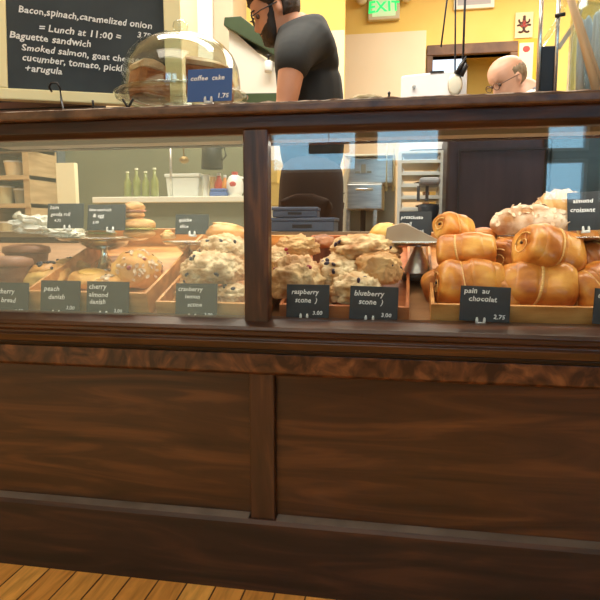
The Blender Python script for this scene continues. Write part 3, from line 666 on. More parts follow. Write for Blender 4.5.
for i in range(58):
    a = rnd.uniform(0, 2*pi); r = .092*rnd.random()**.5; tt = (rnd.uniform(-.03, .03), rnd.uniform(-.03, .03), 0)
    cx_, cy_ = JX+cos(a)*r, .17+sin(a)*r
    s_ = obj('wrapped_straw', lathe(B(), [(0, .0), (.0075, .002), (.0085, .10), (.0075, .19), (.002, .20), (0, .20)], n=8), pal[i % 3], smooth=True)
    s_.location = (cx_-.0, cy_, CT+.010); s_.rotation_euler = tt
    tag(s_, 'paper wrapped straw standing in the glass jar at the right', 'straw', 'wrapped straws in the jar')
# wooden tongs leaning against the jar
t = thing('wooden_tongs', 'long wooden tongs leaning diagonally in front of the glass jar', 'tongs', (at(599, 94, .03).x, .035, CT))
e1 = at(566, -18, .02) - Vector((at(599, 94, .03).x, .035, CT))
bm = B(); M = Vector((0, 0, .0)); tube(bm, [M, M.lerp(e1, .5), e1], [.009, .007, .008], 10); obj('arm', bm, noisy('pale_tongs_wood', (.62, .44, .24), (.74, .56, .34), 5, rough=.5), t, smooth=True)
bm = B(); tube(bm, [M+Vector((.016, 0.012, 0)), M.lerp(e1, .5)+Vector((.010, .010, 0)), e1+Vector((.002, .008, 0))], [.007, .006, .006], 10); obj('arm', bm, bpy.data.materials['pale_tongs_wood'], t, smooth=True)
# dark box with chrome posts
t = thing('display_rack', 'tall chrome post rack with a dark panel on the counter left of the glass jar', 'rack', (at(548, 95, .2).x, .20, CT))
x0 = t.location.x
for px in (539, 556):
    xx = at(px, 60, .2).x - x0
    bm = B(); tube(bm, [(xx, 0, 0), (xx, 0, .36)], .0048, 14); obj('post', bm, mat('satin_chrome', (.8, .8, .8), .25, .9) if 'satin_chrome' not in bpy.data.materials else bpy.data.materials['satin_chrome'], t, smooth=True)
xa, xb = at(541, 60, .2).x-x0, at(554, 60, .2).x-x0
obj('dark_panel', box(B(), xa, xb, -.004, .05, 0.002, .150), mat('dark_blue_black', (.015, .02, .028), .5), t, bevel=.002)
bm = B(); tube(bm, [(xb-.004, -.006, .215), (xb+.018, -.010, .217)], .0045, 10); obj('clamp', bm, black, t, smooth=True)
bm = B(); tube(bm, [(xa, -.004, .152), (xa+.03, -.002, .20), (xb+.02, 0, .25)], .006, 8); obj('slanted_brace', bm, clear, t, smooth=True)
obj('base_plate', box(B(), xa-.02, xb+.03, -.04, .06, 0, .003), black, t)
prism_m = bm = B(); prism(bm, [(xb+.006, .150), (xb+.06, .235), (xb+.05, .20), (xb+.012, .14)], -.002, .002, 'y'); obj('acrylic_wing', bm, mat('milky_acrylic', (.62, .60, .50), .3), t)
# white appliance on the back counter, hanging cords
t = thing('white_machine', 'low white electric slicer with a round disc and black handle beyond the counter', 'appliance', (at(432, 90, 1.9).x, 1.9, at(424, 153, 1.6).z+.012+.026))
def RL(px, py, Y): return at(px, py, Y) - t.location
a, b_ = RL(401, 96, 1.85), RL(466, 76, 1.85)
bm = B(); prism(bm, [(a.x, -.02), (b_.x, -.02), (b_.x, b_.z+.02), (b_.x-.10, b_.z+.012), (a.x+.02, b_.z), (a.x, b_.z-.005)], -.12, .14, 'y'); obj('housing', bm, mat('white_enamel', (.92, .92, .92), .35), t, bevel=.008)
c = RL(455, 85, 1.74); m_ = Matrix.Translation(c) @ Matrix.Rotation(pi/2, 4, 'X')
obj('round_disc', lathe(B(), [(0, 0), (.040, 0), (.042, .004), (.042, .010), (.034, .014), (0, .016)], n=40, M=m_ @ Matrix.Diagonal((.75, 1.15, 1, 1))), mat('ivory_disc', (.78, .74, .58), .4), t, smooth=True)
obj('disc_ring', lathe(B(), [(.040, -.002), (.046, -.002), (.047, .006), (.040, .008)], n=40, M=m_ @ Matrix.Diagonal((.75, 1.15, 1, 1))), steel, t, smooth=True)
bm = B(); tube(bm, [RL(457, 74, 1.73), RL(461, 66, 1.73), RL(466, 58, 1.73), RL(466, 66, 1.73), RL(461, 76, 1.73)], .012, 10); obj('handle', bm, black, t, smooth=True)
obj('knob', lathe(B(), [(0, 0), (.009, 0), (.009, .008), (0, .010)], n=20, M=Matrix.Translation(RL(414, 87, 1.775)) @ Matrix.Rotation(pi/2, 4, 'X')), steel, t)
obj('vent_slot', box(B(), RL(432, 0, 1.78).x, RL(446, 0, 1.78).x, -.124, -.118, RL(0, 92, 1.78).z, RL(0, 90.5, 1.78).z), black, t)
obj('dark_feet', box(B(), a.x+.05, b_.x-.02, -.125, -.10, -.025, .0), black, t)
for px_t, px_b, pyb, lab in ((447, 441, 47, 'leftmost of three dark cords hanging before the yellow wall'), (455.5, 455, 74, 'middle of three dark cords hanging before the yellow wall'), (465, 463, 60, 'rightmost, thickest of three dark cords hanging before the yellow wall')):
    p1 = at(px_b, pyb, 1.74); p2 = at(px_t, 0, 1.74); d = p2-p1; p3 = p1 + d*((3.44-p1.z)/d.z)
    bm = B(); tube(bm, [p1, p2, p3], .0055 if px_t > 460 else .004, 8)
    tag(obj('electric_cable', bm, mat('dark_blue_cord', (.03, .035, .05), .5) if 'dark_blue_cord' not in bpy.data.materials else bpy.data.materials['dark_blue_cord'], smooth=True), lab, 'cord', 'dark cords hanging from the ceiling')

# ------------------------------------------------------------------ wall items
c = at(384, 8, 4.95)
t = thing('exit_sign', 'green lit exit sign mounted high on the yellow wall', 'exit sign', (c.x, 4.93, c.z-.13))
obj('housing', box(B(), -.155, .155, 0, .06, .015, .28), mat('exit_housing', (.62, .58, .40), .5), t, bevel=.01)
obj('face', box(B(), -.115, .115, -.004, .0, .045, .245), mat('exit_face', (.50, .72, .42), .5, emit=.5), t, bevel=.002)
bm = text_bm([('EXIT', 0, .085, 1)], .145, 0, 0, 'CENTER'); bmesh.ops.translate(bm, vec=(0, -.006, 0), verts=bm.verts)
obj('lettering', bm, mat('exit_green', (.02, .75, .16), .5, emit=1.0), t)
obj('mount', box(B(), -.05, .05, .02, .06, .28, .36), bpy.data.materials['exit_housing'], t)
for s in (-1, 1):
    obj('emergency_lamp', lathe(B(), [(0, 0), (.05, 0), (.06, .05), (.045, .09), (0, .09)], n=24, M=Matrix.Translation((s*.22, .03, .22)) @ Matrix.Rotation(pi/2, 4, 'X')), mat('lamp_shell', (.72, .66, .48), .5), t, smooth=True)
c = at(474, 8, 4.95)
t = thing('framed_picture', 'white framed picture high on the yellow wall, only its lower edge in view', 'picture', (c.x, 4.96, c.z))
obj('frame', box(B(), -.19, .19, 0, .035, 0, .45), mat('white_frame', (.82, .82, .74), .5), t, bevel=.004); obj('print', box(B(), -.155, .155, -.002, .0, .035, .415), mat('grey_print', (.45, .45, .48), .5), t)
# ornament poster and notice in yellow frame, on a pier
a, b_ = at(516, 36, 4.9), at(535, 9, 4.9)
t = thing('ornament_poster', 'small cream poster with dark red scroll pattern above the yellow notice frame', 'poster', ((a.x+b_.x)/2, 4.97, a.z))
W_, H_ = b_.x-a.x, b_.z-a.z
obj('sheet', box(B(), -W_/2, W_/2, 0, .01, 0, H_), mat('cream_sheet', (.82, .70, .42), .6), t)
for sx in (-1, 1):
    for (zx, zz, r, mn, mm) in ((.18, .70, .040, 'dark_scroll', (.08, .03, .03)), (.22, .32, .046, 'dark_scroll', (.08, .03, .03)), (.10, .52, .032, 'red_scroll', (.45, .06, .05))):
        m_ = bpy.data.materials.get(mn) or mat(mn, mm, .6); bm = B(); P_ = []
        for i in range(26):
            q = i/25; an = q*4.4+zz*3; P_.append(Vector((sx*(zx*W_+cos(an)*r*(1-.6*q)), -.003, zz*H_+sin(an)*r*(1-.6*q))))
        tube(bm, P_, .009, 6); obj('scroll', bm, m_, t, smooth=True)
a, b_ = at(513, 90, 4.9), at(539, 36, 4.9)
t = thing('notice_board', 'tall bright yellow frame with a white notice at the right of the doorway', 'notice', ((a.x+b_.x)/2, 4.96, a.z))
W_, H_ = b_.x-a.x, b_.z-a.z
obj('frame', box(B(), -W_/2, W_/2, 0, .03, 0, H_), mat('bright_yellow_frame', (.88, .42, .01), .5), t, bevel=.003)
obj('notice', box(B(), -W_*.26, W_*.34, -.004, 0, H_*.12, H_*.92), mat('notice_paper', (.86, .78, .60), .6), t)
obj('emblem', ball(B(), (W_*.04, -.004, H_*.80), (.035, .003, .03), 14), bpy.data.materials['red_scroll'], t)
# green lidded white cabinet on the partition
a = [at(226, 20, 2.1), at(243, 19, 2.1), at(277, 55, 2.1), at(270, 62, 2.1)]
t = thing('slanted_board', 'dark green edged white slanted shelf cabinet behind the man', 'cabinet', (at(250, 90, 2.1).x, 2.1, 1.05))
def q2(px, py): p = at(px, py, 2.1)-t.location; return (p.x, p.z)
obj('white_body', prism(B(), [q2(229, 96), q2(229, 27), q2(268, 62), q2(300, 62), q2(300, 96)], .0, .25, 'y'), whitewall, t)
grn = noisy('dark_green_paint', (.030, .055, .018), (.05, .085, .03), 5, rough=.5)
obj('green_lid', prism(B(), [q2(226, 28), q2(227, 20), q2(243, 19), q2(290, 55), q2(290, 68), q2(268, 52)], -.05, .27, 'y'), grn, t, bevel=.004)
obj('green_strip', prism(B(), [q2(229, 103), q2(229, 94), q2(300, 93), q2(300, 103)], -.01, .26, 'y'), grn, t)
obj('support', prism(B(), [(q2(258, 96)[0], .012), (q2(258, 96)[0], q2(229, 103)[1]), (q2(295, 96)[0], q2(229, 103)[1]), (q2(295, 96)[0], .012)], .03, .22, 'y'), whitewall, t)
p = at(268, 65, 2.05)
t = thing('soap_dispenser', 'small white dispenser hung on the white panel by the man’s chest'.replace('’s', ''), 'dispenser', (p.x, 2.06, p.z-.035))
obj('bottle', lathe(B(), [(0, 0), (.022, 0), (.024, .01), (.022, .055), (.010, .062), (0, .063)], n=20), white_pl, t, smooth=True); obj('pump', lathe(B(), [(0, .062), (.006, .062), (.006, .08), (.014, .082), (.014, .09), (0, .09)], n=14), black, t, smooth=True)

# ------------------------------------------------------------------ kitchen seen through the glass
# long white work shelf on the left
a, b_ = at(92, 198, 2.0), at(262, 198, 2.0)
t = thing('work_table', 'long white topped work table behind the left side of the case', 'table', (a.x, 2.0, 0))
ZT = a.z+.005
obj('table_top', box(B(), 0, b_.x-a.x, 0, .62, ZT-.035, ZT), mat('white_table_top', (.82, .82, .70), .4), t, bevel=.004)
obj('front_panel', box(B(), .02, b_.x-a.x-.02, .05, .08, .05, ZT-.035), noisy('grey_green_panel', (.17, .19, .13), (.21, .23, .16), 3, rough=.6), t)
for x in (.02, b_.x-a.x-.07): obj('leg', box(B(), x, x+.05, .08, .13, 0, ZT-.035), steel, t)
TZ = ZT
# back wall boards behind this table
a = at(30, 125, 3.1); b_ = at(57, 200, 3.1)
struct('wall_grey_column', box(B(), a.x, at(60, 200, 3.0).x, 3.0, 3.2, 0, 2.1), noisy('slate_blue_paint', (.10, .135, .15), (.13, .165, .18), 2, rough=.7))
a = at(57, 163, 2.2); b_ = at(79, 250, 2.2)
t = thing('cream_panel', 'upright cream board standing left of the work table', 'board', ((a.x+b_.x)/2, 2.2, 0))
obj('board', prism(B(), [(a.x-t.location.x, .03), (a.x-t.location.x-.01, a.z), (at(74, 163, 2.2).x-t.location.x, a.z), (b_.x-t.location.x, .03)], 0, .04, 'y'), mat('cream_board', (.84, .80, .55), .6), t)
obj('foot', box(B(), -.1, .1, -.05, .1, 0, .03), white_pl, t)
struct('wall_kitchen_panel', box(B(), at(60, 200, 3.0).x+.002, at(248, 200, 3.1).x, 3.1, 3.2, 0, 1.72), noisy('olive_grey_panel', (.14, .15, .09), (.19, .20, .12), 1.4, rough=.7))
# shelf rack of kitchenware at the far left
a, b_ = at(-60, 150, 2.6), at(28, 150, 2.6)
t = thing('kitchen_shelf', 'tan wooden shelf unit of kitchenware at the far left behind the case', 'shelf unit', (a.x, 2.6, 0))
tan = noisy('tan_shelf_wood', (.42, .30, .15), (.55, .41, .22), 4, (1, 1, 8), .6); WS = b_.x-a.x
for x in (0, WS*.48, WS-.05): obj('upright', box(B(), x, x+.05, 0, .35, 0, 1.45), tan, t)
obj('back', box(B(), .05, WS-.05, .33, .35, .05, 1.44), noisy('shelf_back', (.45, .37, .22), (.58, .50, .32), 3, rough=.7), t)
for z in (.10, .45, .74, 1.02, 1.22, 1.42): obj('shelf', box(B(), .0, WS, -.01, .33, z, z+.03), tan, t)
for i, (fx, z, r, h, mm, nm, lb) in enumerate([(.60, 1.05, .06, .12, (.72, .62, .34), 'container', 'cream tub on the upper shelf of the tan unit'), (.78, 1.05, .05, .10, (.35, .30, .20), 'container', 'small olive tub on the upper shelf of the tan unit'), (.62, .77, .07, .14, (.62, .56, .34), 'container', 'pale tub on the middle shelf of the tan unit'), (.85, .77, .05, .13, (.45, .2, .08), 'container', 'rust brown tub on the middle shelf of the tan unit'), (.70, .48, .08, .14, (.75, .66, .40), 'container', 'wide cream tub on the lower shelf of the tan unit'), (.72, 1.25, .07, .10, (.80, .62, .35), 'container', 'light orange tub on the second shelf of the tan unit')]):
    q = thing(nm, lb, 'tub', (a.x+WS*fx, 2.72, z), (0, 0, 0), 'tubs on the tan shelf unit')
    mm_ = mat('tub_plastic', mm, .5)
    obj('body', lathe(B(), [(0, 0), (r*.85, 0), (r, h), (0, h)], n=24), mm_, q); obj('lid', lathe(B(), [(0, h), (r*1.05, h), (r*1.05, h+.012), (0, h+.012)], n=24), white_pl, q)
for i, px in enumerate((8, 14, 20, 27)):
    p = at(px, 128, 2.58); bm = B(); tube(bm, [(p.x, 2.58, 1.50), (p.x+.004, 2.58, 1.66)], .012, 10); ball(bm, (p.x, 2.58, 1.50), (.028, .012, .035), 12)
    tag(obj('hanging_ladle', bm, steel, smooth=True), ['ladle hanging above the tan shelf unit, first from the photo edge', 'ladle hanging above the tan shelf unit, second from the photo edge', 'ladle hanging above the tan shelf unit, third from the photo edge', 'ladle hanging above the tan shelf unit, fourth from the photo edge'][i], 'ladle', 'hanging ladles')
bm = B(); p = at(-40, 128, 2.58); tube(bm, [(p.x, 2.60, 1.66), (at(34, 128, 2.58).x, 2.60, 1.66)], .008, 8); box(bm, p.x, p.x+.02, 2.6, 2.66, 1.42, 1.67); box(bm, at(32, 128, 2.58).x, at(32, 128, 2.58).x+.02, 2.6, 2.66, 1.42, 1.67)
tag(obj('utensil_rail', bm, black), 'dark rail above the tan shelf unit that holds ladles', 'rail')
# things on the work table
a, b_ = at(166, 198, 2.1), at(199, 174, 2.1)
t = thing('plastic_bin', 'pale grey lidded plastic bin on the work table', 'bin', ((a.x+b_.x)/2, 2.2, TZ)); w_ = (b_.x-a.x)/2; h_ = b_.z-a.z
gp = mat('pale_grey_plastic', (.66, .67, .60), .4)
obj('body', prism(B(), [(-w_*.9, 0), (w_*.9, 0), (w_, h_-.02), (-w_, h_-.02)], -.1, .1, 'y'), gp, t, bevel=.006); obj('lid', box(B(), -w_-.006, w_+.006, -.106, .106, h_-.02, h_), gp, t, bevel=.004)
for px, w_px, h_px, mm, nm, lb, kind in ((206, 8, 22, (.85, .85, .78), 'paper_cup', 'white paper cup beside the bin on the work table', 'cup'), (213, 6, 21, (.80, .55, .25), 'paper_cup', 'orange tan cup on the work table', 'cup'), (219, 9, 24, (.65, .06, .03), 'bottle', 'red bottle on the work table', 'bottle'), (225, 7, 22, (.80, .30, .05), 'bottle', 'orange bottle on the work table', 'bottle')):
    p = at(px, 190, 2.15); k = 3.5/600; q = thing(nm, lb, kind, (p.x, 2.15, TZ)); r = w_px*k/2; h = h_px*k
    if kind == 'cup': obj('cup_wall', lathe(B(), [(0, 0), (r*.75, 0), (r, h), (r*.9, h), (r*.68, .006), (0, .006)], n=24), mat('cup_paper', mm, .5), q); obj('rim', lathe(B(), [(r*.92, h-.003), (r*1.06, h), (r*1.04, h+.004), (r*.92, h+.003)], n=24), white_pl, q)
    else: obj('bottle_body', lathe(B(), [(0, 0), (r, 0), (r, h*.6), (r*.45, h*.8), (r*.4, h*.9), (0, h*.9)], n=24), mat('bottle_colour', mm, .3), q, smooth=True); obj('cap', lathe(B(), [(0, h*.9), (r*.5, h*.9), (r*.45, h*1.02), (0, h*1.02)], n=20), white_pl, q)
p = at(219, 194, 2.06); q = thing('folded_cloth', 'folded blue cloth in front of the red bottle', 'cloth', (p.x, 2.06, TZ))
obj('fold', box(B(), -.05, .05, -.03, .03, 0, .028), mat('blue_cloth', (.08, .16, .42), .8), q, bevel=.008); obj('top_fold', box(B(), -.045, .048, -.028, .028, .028, .045), bpy.data.materials['blue_cloth'], q, bevel=.006)
p = at(235, 185, 2.1); q = thing('plastic_jug', 'rounded white jug with a red mark on the work table beside the middle post', 'jug', (p.x, 2.1, TZ))
obj('body', lathe(B(), [(0, 0), (.035, 0), (.048, .03), (.050, .08), (.036, .115), (.018, .125), (0, .125)], n=36), mat('jug_white', (.85, .83, .78), .35), q, smooth=True)
obj('cap', lathe(B(), [(0, .125), (.018, .125), (.018, .143), (0, .143)], n=20), mat('cap_red', (.5, .05, .04), .4), q); obj('red_mark', ball(B(), (0, -.046, .07), (.020, .006, .016), 14), bpy.data.materials['cap_red'], q, smooth=True)
obj('handle', tube(B(), [(.044, 0, .03), (.072, 0, .05), (.070, 0, .10), (.038, 0, .11)], .007, 8), bpy.data.materials['jug_white'], q, smooth=True)
# greenish glass bottles on the table, left part
for i, px in enumerate((128, 137, 146, 155)):
    p = at(px, 190, 2.3); q = thing('glass_bottle', ['leftmost olive glass bottle standing on the work table', 'olive glass bottle, second from the left on the work table', 'olive glass bottle, third from the left on the work table', 'olive glass bottle nearest the grey bin'][i], 'bottle', (p.x, 2.3, TZ), (0, 0, 0), 'olive glass bottles')
    h = .17+.02*(i % 2)
    obj('bottle_body', lathe(B(), [(0, 0), (.024, 0), (.024, h*.6), (.010, h*.78), (.009, h*.97), (0, h*.97)], n=20), mat('olive_glass', (.22, .24, .08), .15) if not bpy.data.materials.get('olive_glass') else bpy.data.materials['olive_glass'], q, smooth=True)
    obj('cap', lathe(B(), [(0, h*.97), (.011, h*.97), (.011, h*1.03), (0, h*1.03)], n=14), mat('bottle_cap', (.7, .68, .5), .5) if not bpy.data.materials.get('bottle_cap') else bpy.data.materials['bottle_cap'], q)
# rail with a hanging pot and a ladle above the work table
p = at(212, 135, 2.1)
bm = B(); zr = p.z+.02; tube(bm, [(at(170, 135, 2.1).x, 2.1, zr), (at(246, 135, 2.1).x, 2.1, zr)], .008, 8)
for xx in (at(170, 135, 2.1).x, at(246, 135, 2.1).x): tube(bm, [(xx, 2.1, zr), (xx, 2.1, TZ)], .008, 8)
tag(obj('pot_rail', bm, steel, smooth=True), 'thin metal rail standing over the work table', 'rail')
c = at(212, 156, 2.1)
q = thing('hanging_pot', 'black pot hanging upside down over the work table', 'pot', (c.x, 2.1, c.z))
obj('pot_wall', lathe(B(), [(.060, -.075), (.064, -.072), (.058, .05), (.045, .065), (0, .068), (0, .062), (.043, .058), (.054, .046)], n=40), mat('black_iron', (.02, .024, .018), .5), q, smooth=True)
obj('handle', tube(B(), [(.0, 0, .068), (0.012, 0, zr-c.z-.01), (.004, 0, zr-c.z+.01)], .006, 8), bpy.data.materials['black_iron'], q, smooth=True); obj('handle', tube(B(), [(.058, 0, -.03), (.085, 0, .0), (.075, 0, .05), (.055, 0, .04)], .006, 8), bpy.data.materials['black_iron'], q, smooth=True)
c = at(184, 160, 2.1); q = thing('brass_ladle', 'brass brown ladle hanging left of the black pot', 'ladle', (c.x, 2.1, c.z))
obj('bowl', ball(B(), (0, 0, 0), (.028, .028, .022), 16), mat('brass', (.30, .20, .07), .4, .6), q, smooth=True); obj('handle', tube(B(), [(0, 0, .02), (-.004, 0, zr-c.z)], .004, 8), bpy.data.materials['brass'], q, smooth=True)
# right: stainless machine on legs
k = 3.2/600
t = thing('steel_machine', 'large stainless steel kitchen machine on legs seen through the right glass', 'machine', (at(370, 180, 1.85).x, 1.85, 0))
def q3(px, py): p = at(px, py, 1.85)-t.location; return (p.x, p.z)
ivory = mat('ivory_enamel', (.74, .70, .56), .4)
obj('hood', prism(B(), [q3(346, 184), q3(350, 157), q3(394, 157), q3(394, 184)], .0, .5, 'y'), steel, t, bevel=.01)
obj('slanted_side', prism(B(), [q3(322, 250), q3(330, 200), q3(346, 166), q3(351, 157), q3(352, 184), q3(347, 190), q3(344, 250)], .06, .5, 'y'), ivory, t, bevel=.006)
obj('back_body', prism(B(), [(q3(344, 184)[0], .06), q3(344, 183), q3(394, 183), (q3(394, 184)[0], .06)], .25, .5, 'y'), noisy('grey_enamel', (.34, .33, .27), (.42, .41, .34), 4, rough=.4, metal=.3), t)
a, b_ = q3(347, 210), q3(383, 184)
dp = obj('door_panel', box(B(), a[0], b_[0], -.04, .25, a[1], b_[1]), steel, t, bevel=.006)
obj('top_plate', box(B(), q3(345, 158)[0], q3(395, 158)[0], -.02, .5, q3(345, 157)[1]-.0, q3(345, 155)[1]), mat('pale_top', (.8, .78, .62), .4), t, bevel=.003)
for px in (351, 379): obj('leg', box(B(), q3(px-2, 0)[0], q3(px+1.5, 0)[0], -.03, .0, .0, a[1]), steel, t)
obj('handle', tube(B(), [(a[0]+.05, -.06, b_[1]-.03), (b_[0]-.05, -.06, b_[1]-.03)], .006, 8), chrome, dp, smooth=True)
obj('drain_pipe', lathe(B(), [(0, .3), (.014, .3), (.014, a[1]), (0, a[1])], (q3(365, 0)[0], .05, 0), 14), mat('pipe_dark', (.05, .03, .02), .5), t)
for px in (360, 372, 366): obj('control', box(B(), q3(px-3, 0)[0], q3(px+2, 0)[0], -.004, .0, q3(0, 179)[1], q3(0, 177 if px != 366 else 171)[1]), mat('control_grey', (.25, .24, .18), .5), t)
for zf in (.06,): obj('foot_frame', box(B(), q3(347, 0)[0], q3(394, 0)[0], .27, .48, 0, zf), steel, t)
for px in (387, 394):
    p = at(px, 150, 1.75); bm = B(); tube(bm, [(p.x, 1.74, 1.06), (p.x, 1.74, 1.35), (p.x, 1.86, 1.36)], .0065, 8)
    tag(obj('supply_pipe', bm, mat('cream_pipe', (.74, .68, .42), .4), smooth=True), 'thin cream vertical pipe in front of the steel machine, %s one' % ('left' if px < 390 else 'right'), 'pipe', 'cream vertical pipes')
# sheet pan rack
t = thing('sheet_pan_rack', 'tall white bakery rack of sheet pans left of the dark cabinet', 'rack', (at(424, 180, 1.6).x, 1.6, 0))
def q4(px, py): p = at(px, py, 1.6)-t.location; return (p.x, p.z)
x0, x1 = q4(401, 0)[0], q4(449, 0)[0]; zt = q4(424, 153)[1]
wm = mat('white_rack', (.84, .84, .76), .35)
for x in (x0, x1-.018):
    for y in (0, .4): obj('upright', box(B(), x, x+.018, y, y+.018, .08, zt), wm, t)
obj('top', box(B(), x0, x1, 0, .418, zt, zt+.012), wm, t)
for z in [zt-.056*i-.045 for i in range(15)]:
    obj('runner', box(B(), x0+.018, x1-.018, .0, .41, z, z+.014), wm, t)
obj('caster_base', box(B(), x0, x1, 0, .418, .06, .08), steel, t)
for x in (x0+.03, x1-.03):
    for y in (.03, .38): obj('caster', lathe(B(), [(0, -.012), (.03, -.012), (.03, .012), (0, .012)], n=20, M=Matrix.Translation((x, y, .03)) @ Matrix.Rotation(pi/2, 4, 'X')), black, t)
RX = t.location.x
for i in range(8):
    z = zt-.056*i-.045+.014
    lb = ['topmost sheet pan in the white rack', 'second sheet pan from the top of the white rack', 'third sheet pan from the top of the white rack', 'fourth sheet pan down in the white rack', 'fifth sheet pan down in the white rack', 'sixth sheet pan down in the white rack', 'seventh sheet pan down in the white rack', 'eighth sheet pan down in the white rack'][i]
    bm = B(); X0, X1 = x0+.022, x1-.022
    prism(bm, [(X0+.006, 0), (X1-.006, 0), (X1, .018), (X1-.004, .018), (X1-.010, .003), (X0+.010, .003), (X0+.004, .018), (X0, .018)], .008, .40, 'y')
    o = obj('sheet_pan', bm, mat('pan_aluminium', (.78, .77, .68), .3, .4) if not bpy.data.materials.get('pan_aluminium') else bpy.data.materials['pan_aluminium']); o.location = (RX, 1.6, z)
    tag(o, lb, 'sheet pan', 'sheet pans in the white rack')
    if i in (2, 4, 5):
        o = obj('baked_rolls', blob((.07, .12, .013), 200+i, .2, 3, 4, fine=.08), mat('dark_bake', (.07, .05, .02), .6)); o.location = (RX+(-.03, .04, .02)[i % 3], 1.8, z+.0115)
        tag(o, ['', '', 'dark batch on the third pan', '', 'dark batch on the fifth pan', 'dark batch on the sixth pan'][i]+' of the white rack', 'baked goods', 'dark batches on the sheet pans')
# grinder/mixer dark silhouette in front of the rack
p = at(429, 205, 1.35); t = thing('stand_mixer', 'small grey and black mixer in front of the white pan rack', 'mixer', (p.x, 1.38, .0))
def q5(px, py): r_ = at(px, py, 1.38)-t.location; return (r_.x, r_.z)
a, b_ = q5(419, 186), q5(440, 178)
obj('head', box(B(), a[0], b_[0], -.06, .12, a[1], b_[1]), mat('mixer_grey', (.35, .35, .36), .35), t, bevel=.012)
for px in (423, 432): obj('column', box(B(), q5(px-1.5, 0)[0], q5(px+1.5, 0)[0], .0, .06, q5(0, 204)[1], a[1]), mat('mixer_column', (.12, .12, .12), .4), t)
obj('bowl', lathe(B(), [(0, 0), (.03, .0), (.045, .04), (.047, .06), (.04, .075), (0, .075)], (q5(434, 0)[0], .03, q5(0, 222)[1]), 28), mat('mixer_bowl', (.05, .07, .10), .3), t, smooth=True)
zb = q5(0, 222)[1]
obj('table_block', box(B(), q5(418, 0)[0]-.03, q5(439, 0)[0], -.08, .14, 0, zb), noisy('dark_block', (.05, .04, .035), (.08, .06, .05), 4, rough=.6), t)
# dark panelled cabinet
a, b_ = at(448, 125, 1.3), at(546, 125, 1.3); zt = b_.z+.0
t = thing('dark_cabinet', 'tall dark purplish brown panelled cabinet behind the right side of the case', 'cabinet', (a.x, 1.3, 0)); W_ = b_.x-a.x
dk = noisy('dark_purple_wood', (.020, .010, .012), (.045, .024, .026), 3, (6, 6, 1), .4)
obj('body', box(B(), 0, W_, 0, .45, .0, zt), dk, t, bevel=.012)
obj('door', box(B(), .05, W_-.0, -.02, 0, .08, zt-.09), dk, t, bevel=.004)
for zz in (zt-.10,): obj('moulding', box(B(), .045, W_+.004, -.028, -.02, zz, zz+.010), cwood, t)
obj('moulding', box(B(), .045, .053, -.028, -.02, .08, zt-.10), cwood, t)
obj('cornice', prism(B(), [(.02, zt), (.05, zt+.03), (W_-.05, zt+.03), (W_-.01, zt)], .0, .44, 'y'), dk, t, bevel=.004)
a, b_ = at(549, 120, 1.36), at(700, 120, 1.36)
t = thing('backdrop', 'added dark teal grey upright refrigerator at the right behind the dark cabinet', 'backdrop', (a.x, 1.36, 0)); W_ = b_.x-a.x; zt = a.z  # dark body added so the glass reflections show against it
fm = noisy('dark_teal_steel', (.035, .065, .075), (.05, .085, .095), 3, (1, 1, 6), .35)
obj('body', box(B(), 0, W_, 0, .32, .05, zt), fm, t, bevel=.01); dr = obj('door', box(B(), .01, W_*.49, -.03, 0, .12, zt-.04), fm, t, bevel=.006); obj('handle', tube(B(), [(W_*.44, -.06, .7), (W_*.44, -.06, zt-.2)], .010, 10), chrome, dr, smooth=True)
dr = obj('door', box(B(), W_*.51, W_-.01, -.03, 0, .12, zt-.04), fm, t, bevel=.006); obj('handle', tube(B(), [(W_*.56, -.06, .7), (W_*.56, -.06, zt-.2)], .010, 10), chrome, dr, smooth=True)
obj('plinth', box(B(), .02, W_-.02, .03, .30, 0, .05), black, t)
# slate blue blocks added for chairs reflected in the glass
for i, (pxa, pxb, pya, pyb, Y, lab) in enumerate(((272, 318, 203, 216, .70, 'upper slate blue block added for a chair reflection behind the middle scones'), (270, 335, 216, 233, .70, 'lower slate blue block added for a chair reflection behind the middle scones'))):
    a, b_ = at(pxa, pyb, Y), at(pxb, pya, Y); zz = .8665 if i == 1 else None
    z0 = .8665 if i == 1 else .8665+.0485; h_ = .047 if i == 1 else .035
    t = thing('chair_reflection', lab, 'crate', ((a.x+b_.x)/2, Y, z0), (0, 0, .0 if i else .08), 'slate blue chair reflections'); w_ = (b_.x-a.x)/2
    cb = bpy.data.materials.get('slate_blue_reflection') or mat('slate_blue_reflection', (.075, .10, .16), .35)
    obj('crate_body', box(B(), -w_*.97, w_*.97, .0, .13, 0, h_-.012), cb, t, bevel=.004); obj('rim', box(B(), -w_, w_, -.004, .134, h_-.012, h_), cb, t, bevel=.003)
    obj('grip', box(B(), -w_*.3, w_*.3, -.003, .0, h_*.25, h_*.5), black, t)
# stacked blocks added for a stepped yellow patch by the middle post
for i, (pxa, pxb, pya, pyb, lab) in enumerate(((262, 277, 160, 183, 'upper narrow block of the yellow patch beside the middle post'), (258, 286, 183, 206, 'lower wide block of the yellow patch beside the middle post'))):
    Y = 1.62; a, b_ = at(pxa, pyb, Y), at(pxb, pya, Y)
    t = thing('yellow_patch', lab, 'box', ((a.x+b_.x)/2, Y, a.z), (0, 0, 0), 'yellow patch blocks'); w_ = (b_.x-a.x)/2; h_ = b_.z-a.z-.001
    yb = bpy.data.materials.get('yellow_patch_matt') or mat('yellow_patch_matt', (.80, .60, .20), .6)
    obj('patch_block', box(B(), -w_, w_, 0, .16, 0, h_-.006), yb, t, bevel=.002); obj('lid', box(B(), -w_-.001, w_+.001, -.001, .161, h_-.006, h_), yb, t)
a = at(286, 206, 1.62)
t = thing('side_cabinet', 'white kitchen cabinet under the yellow blocks', 'cabinet', (at(270, 206, 1.62).x, 1.62, 0))
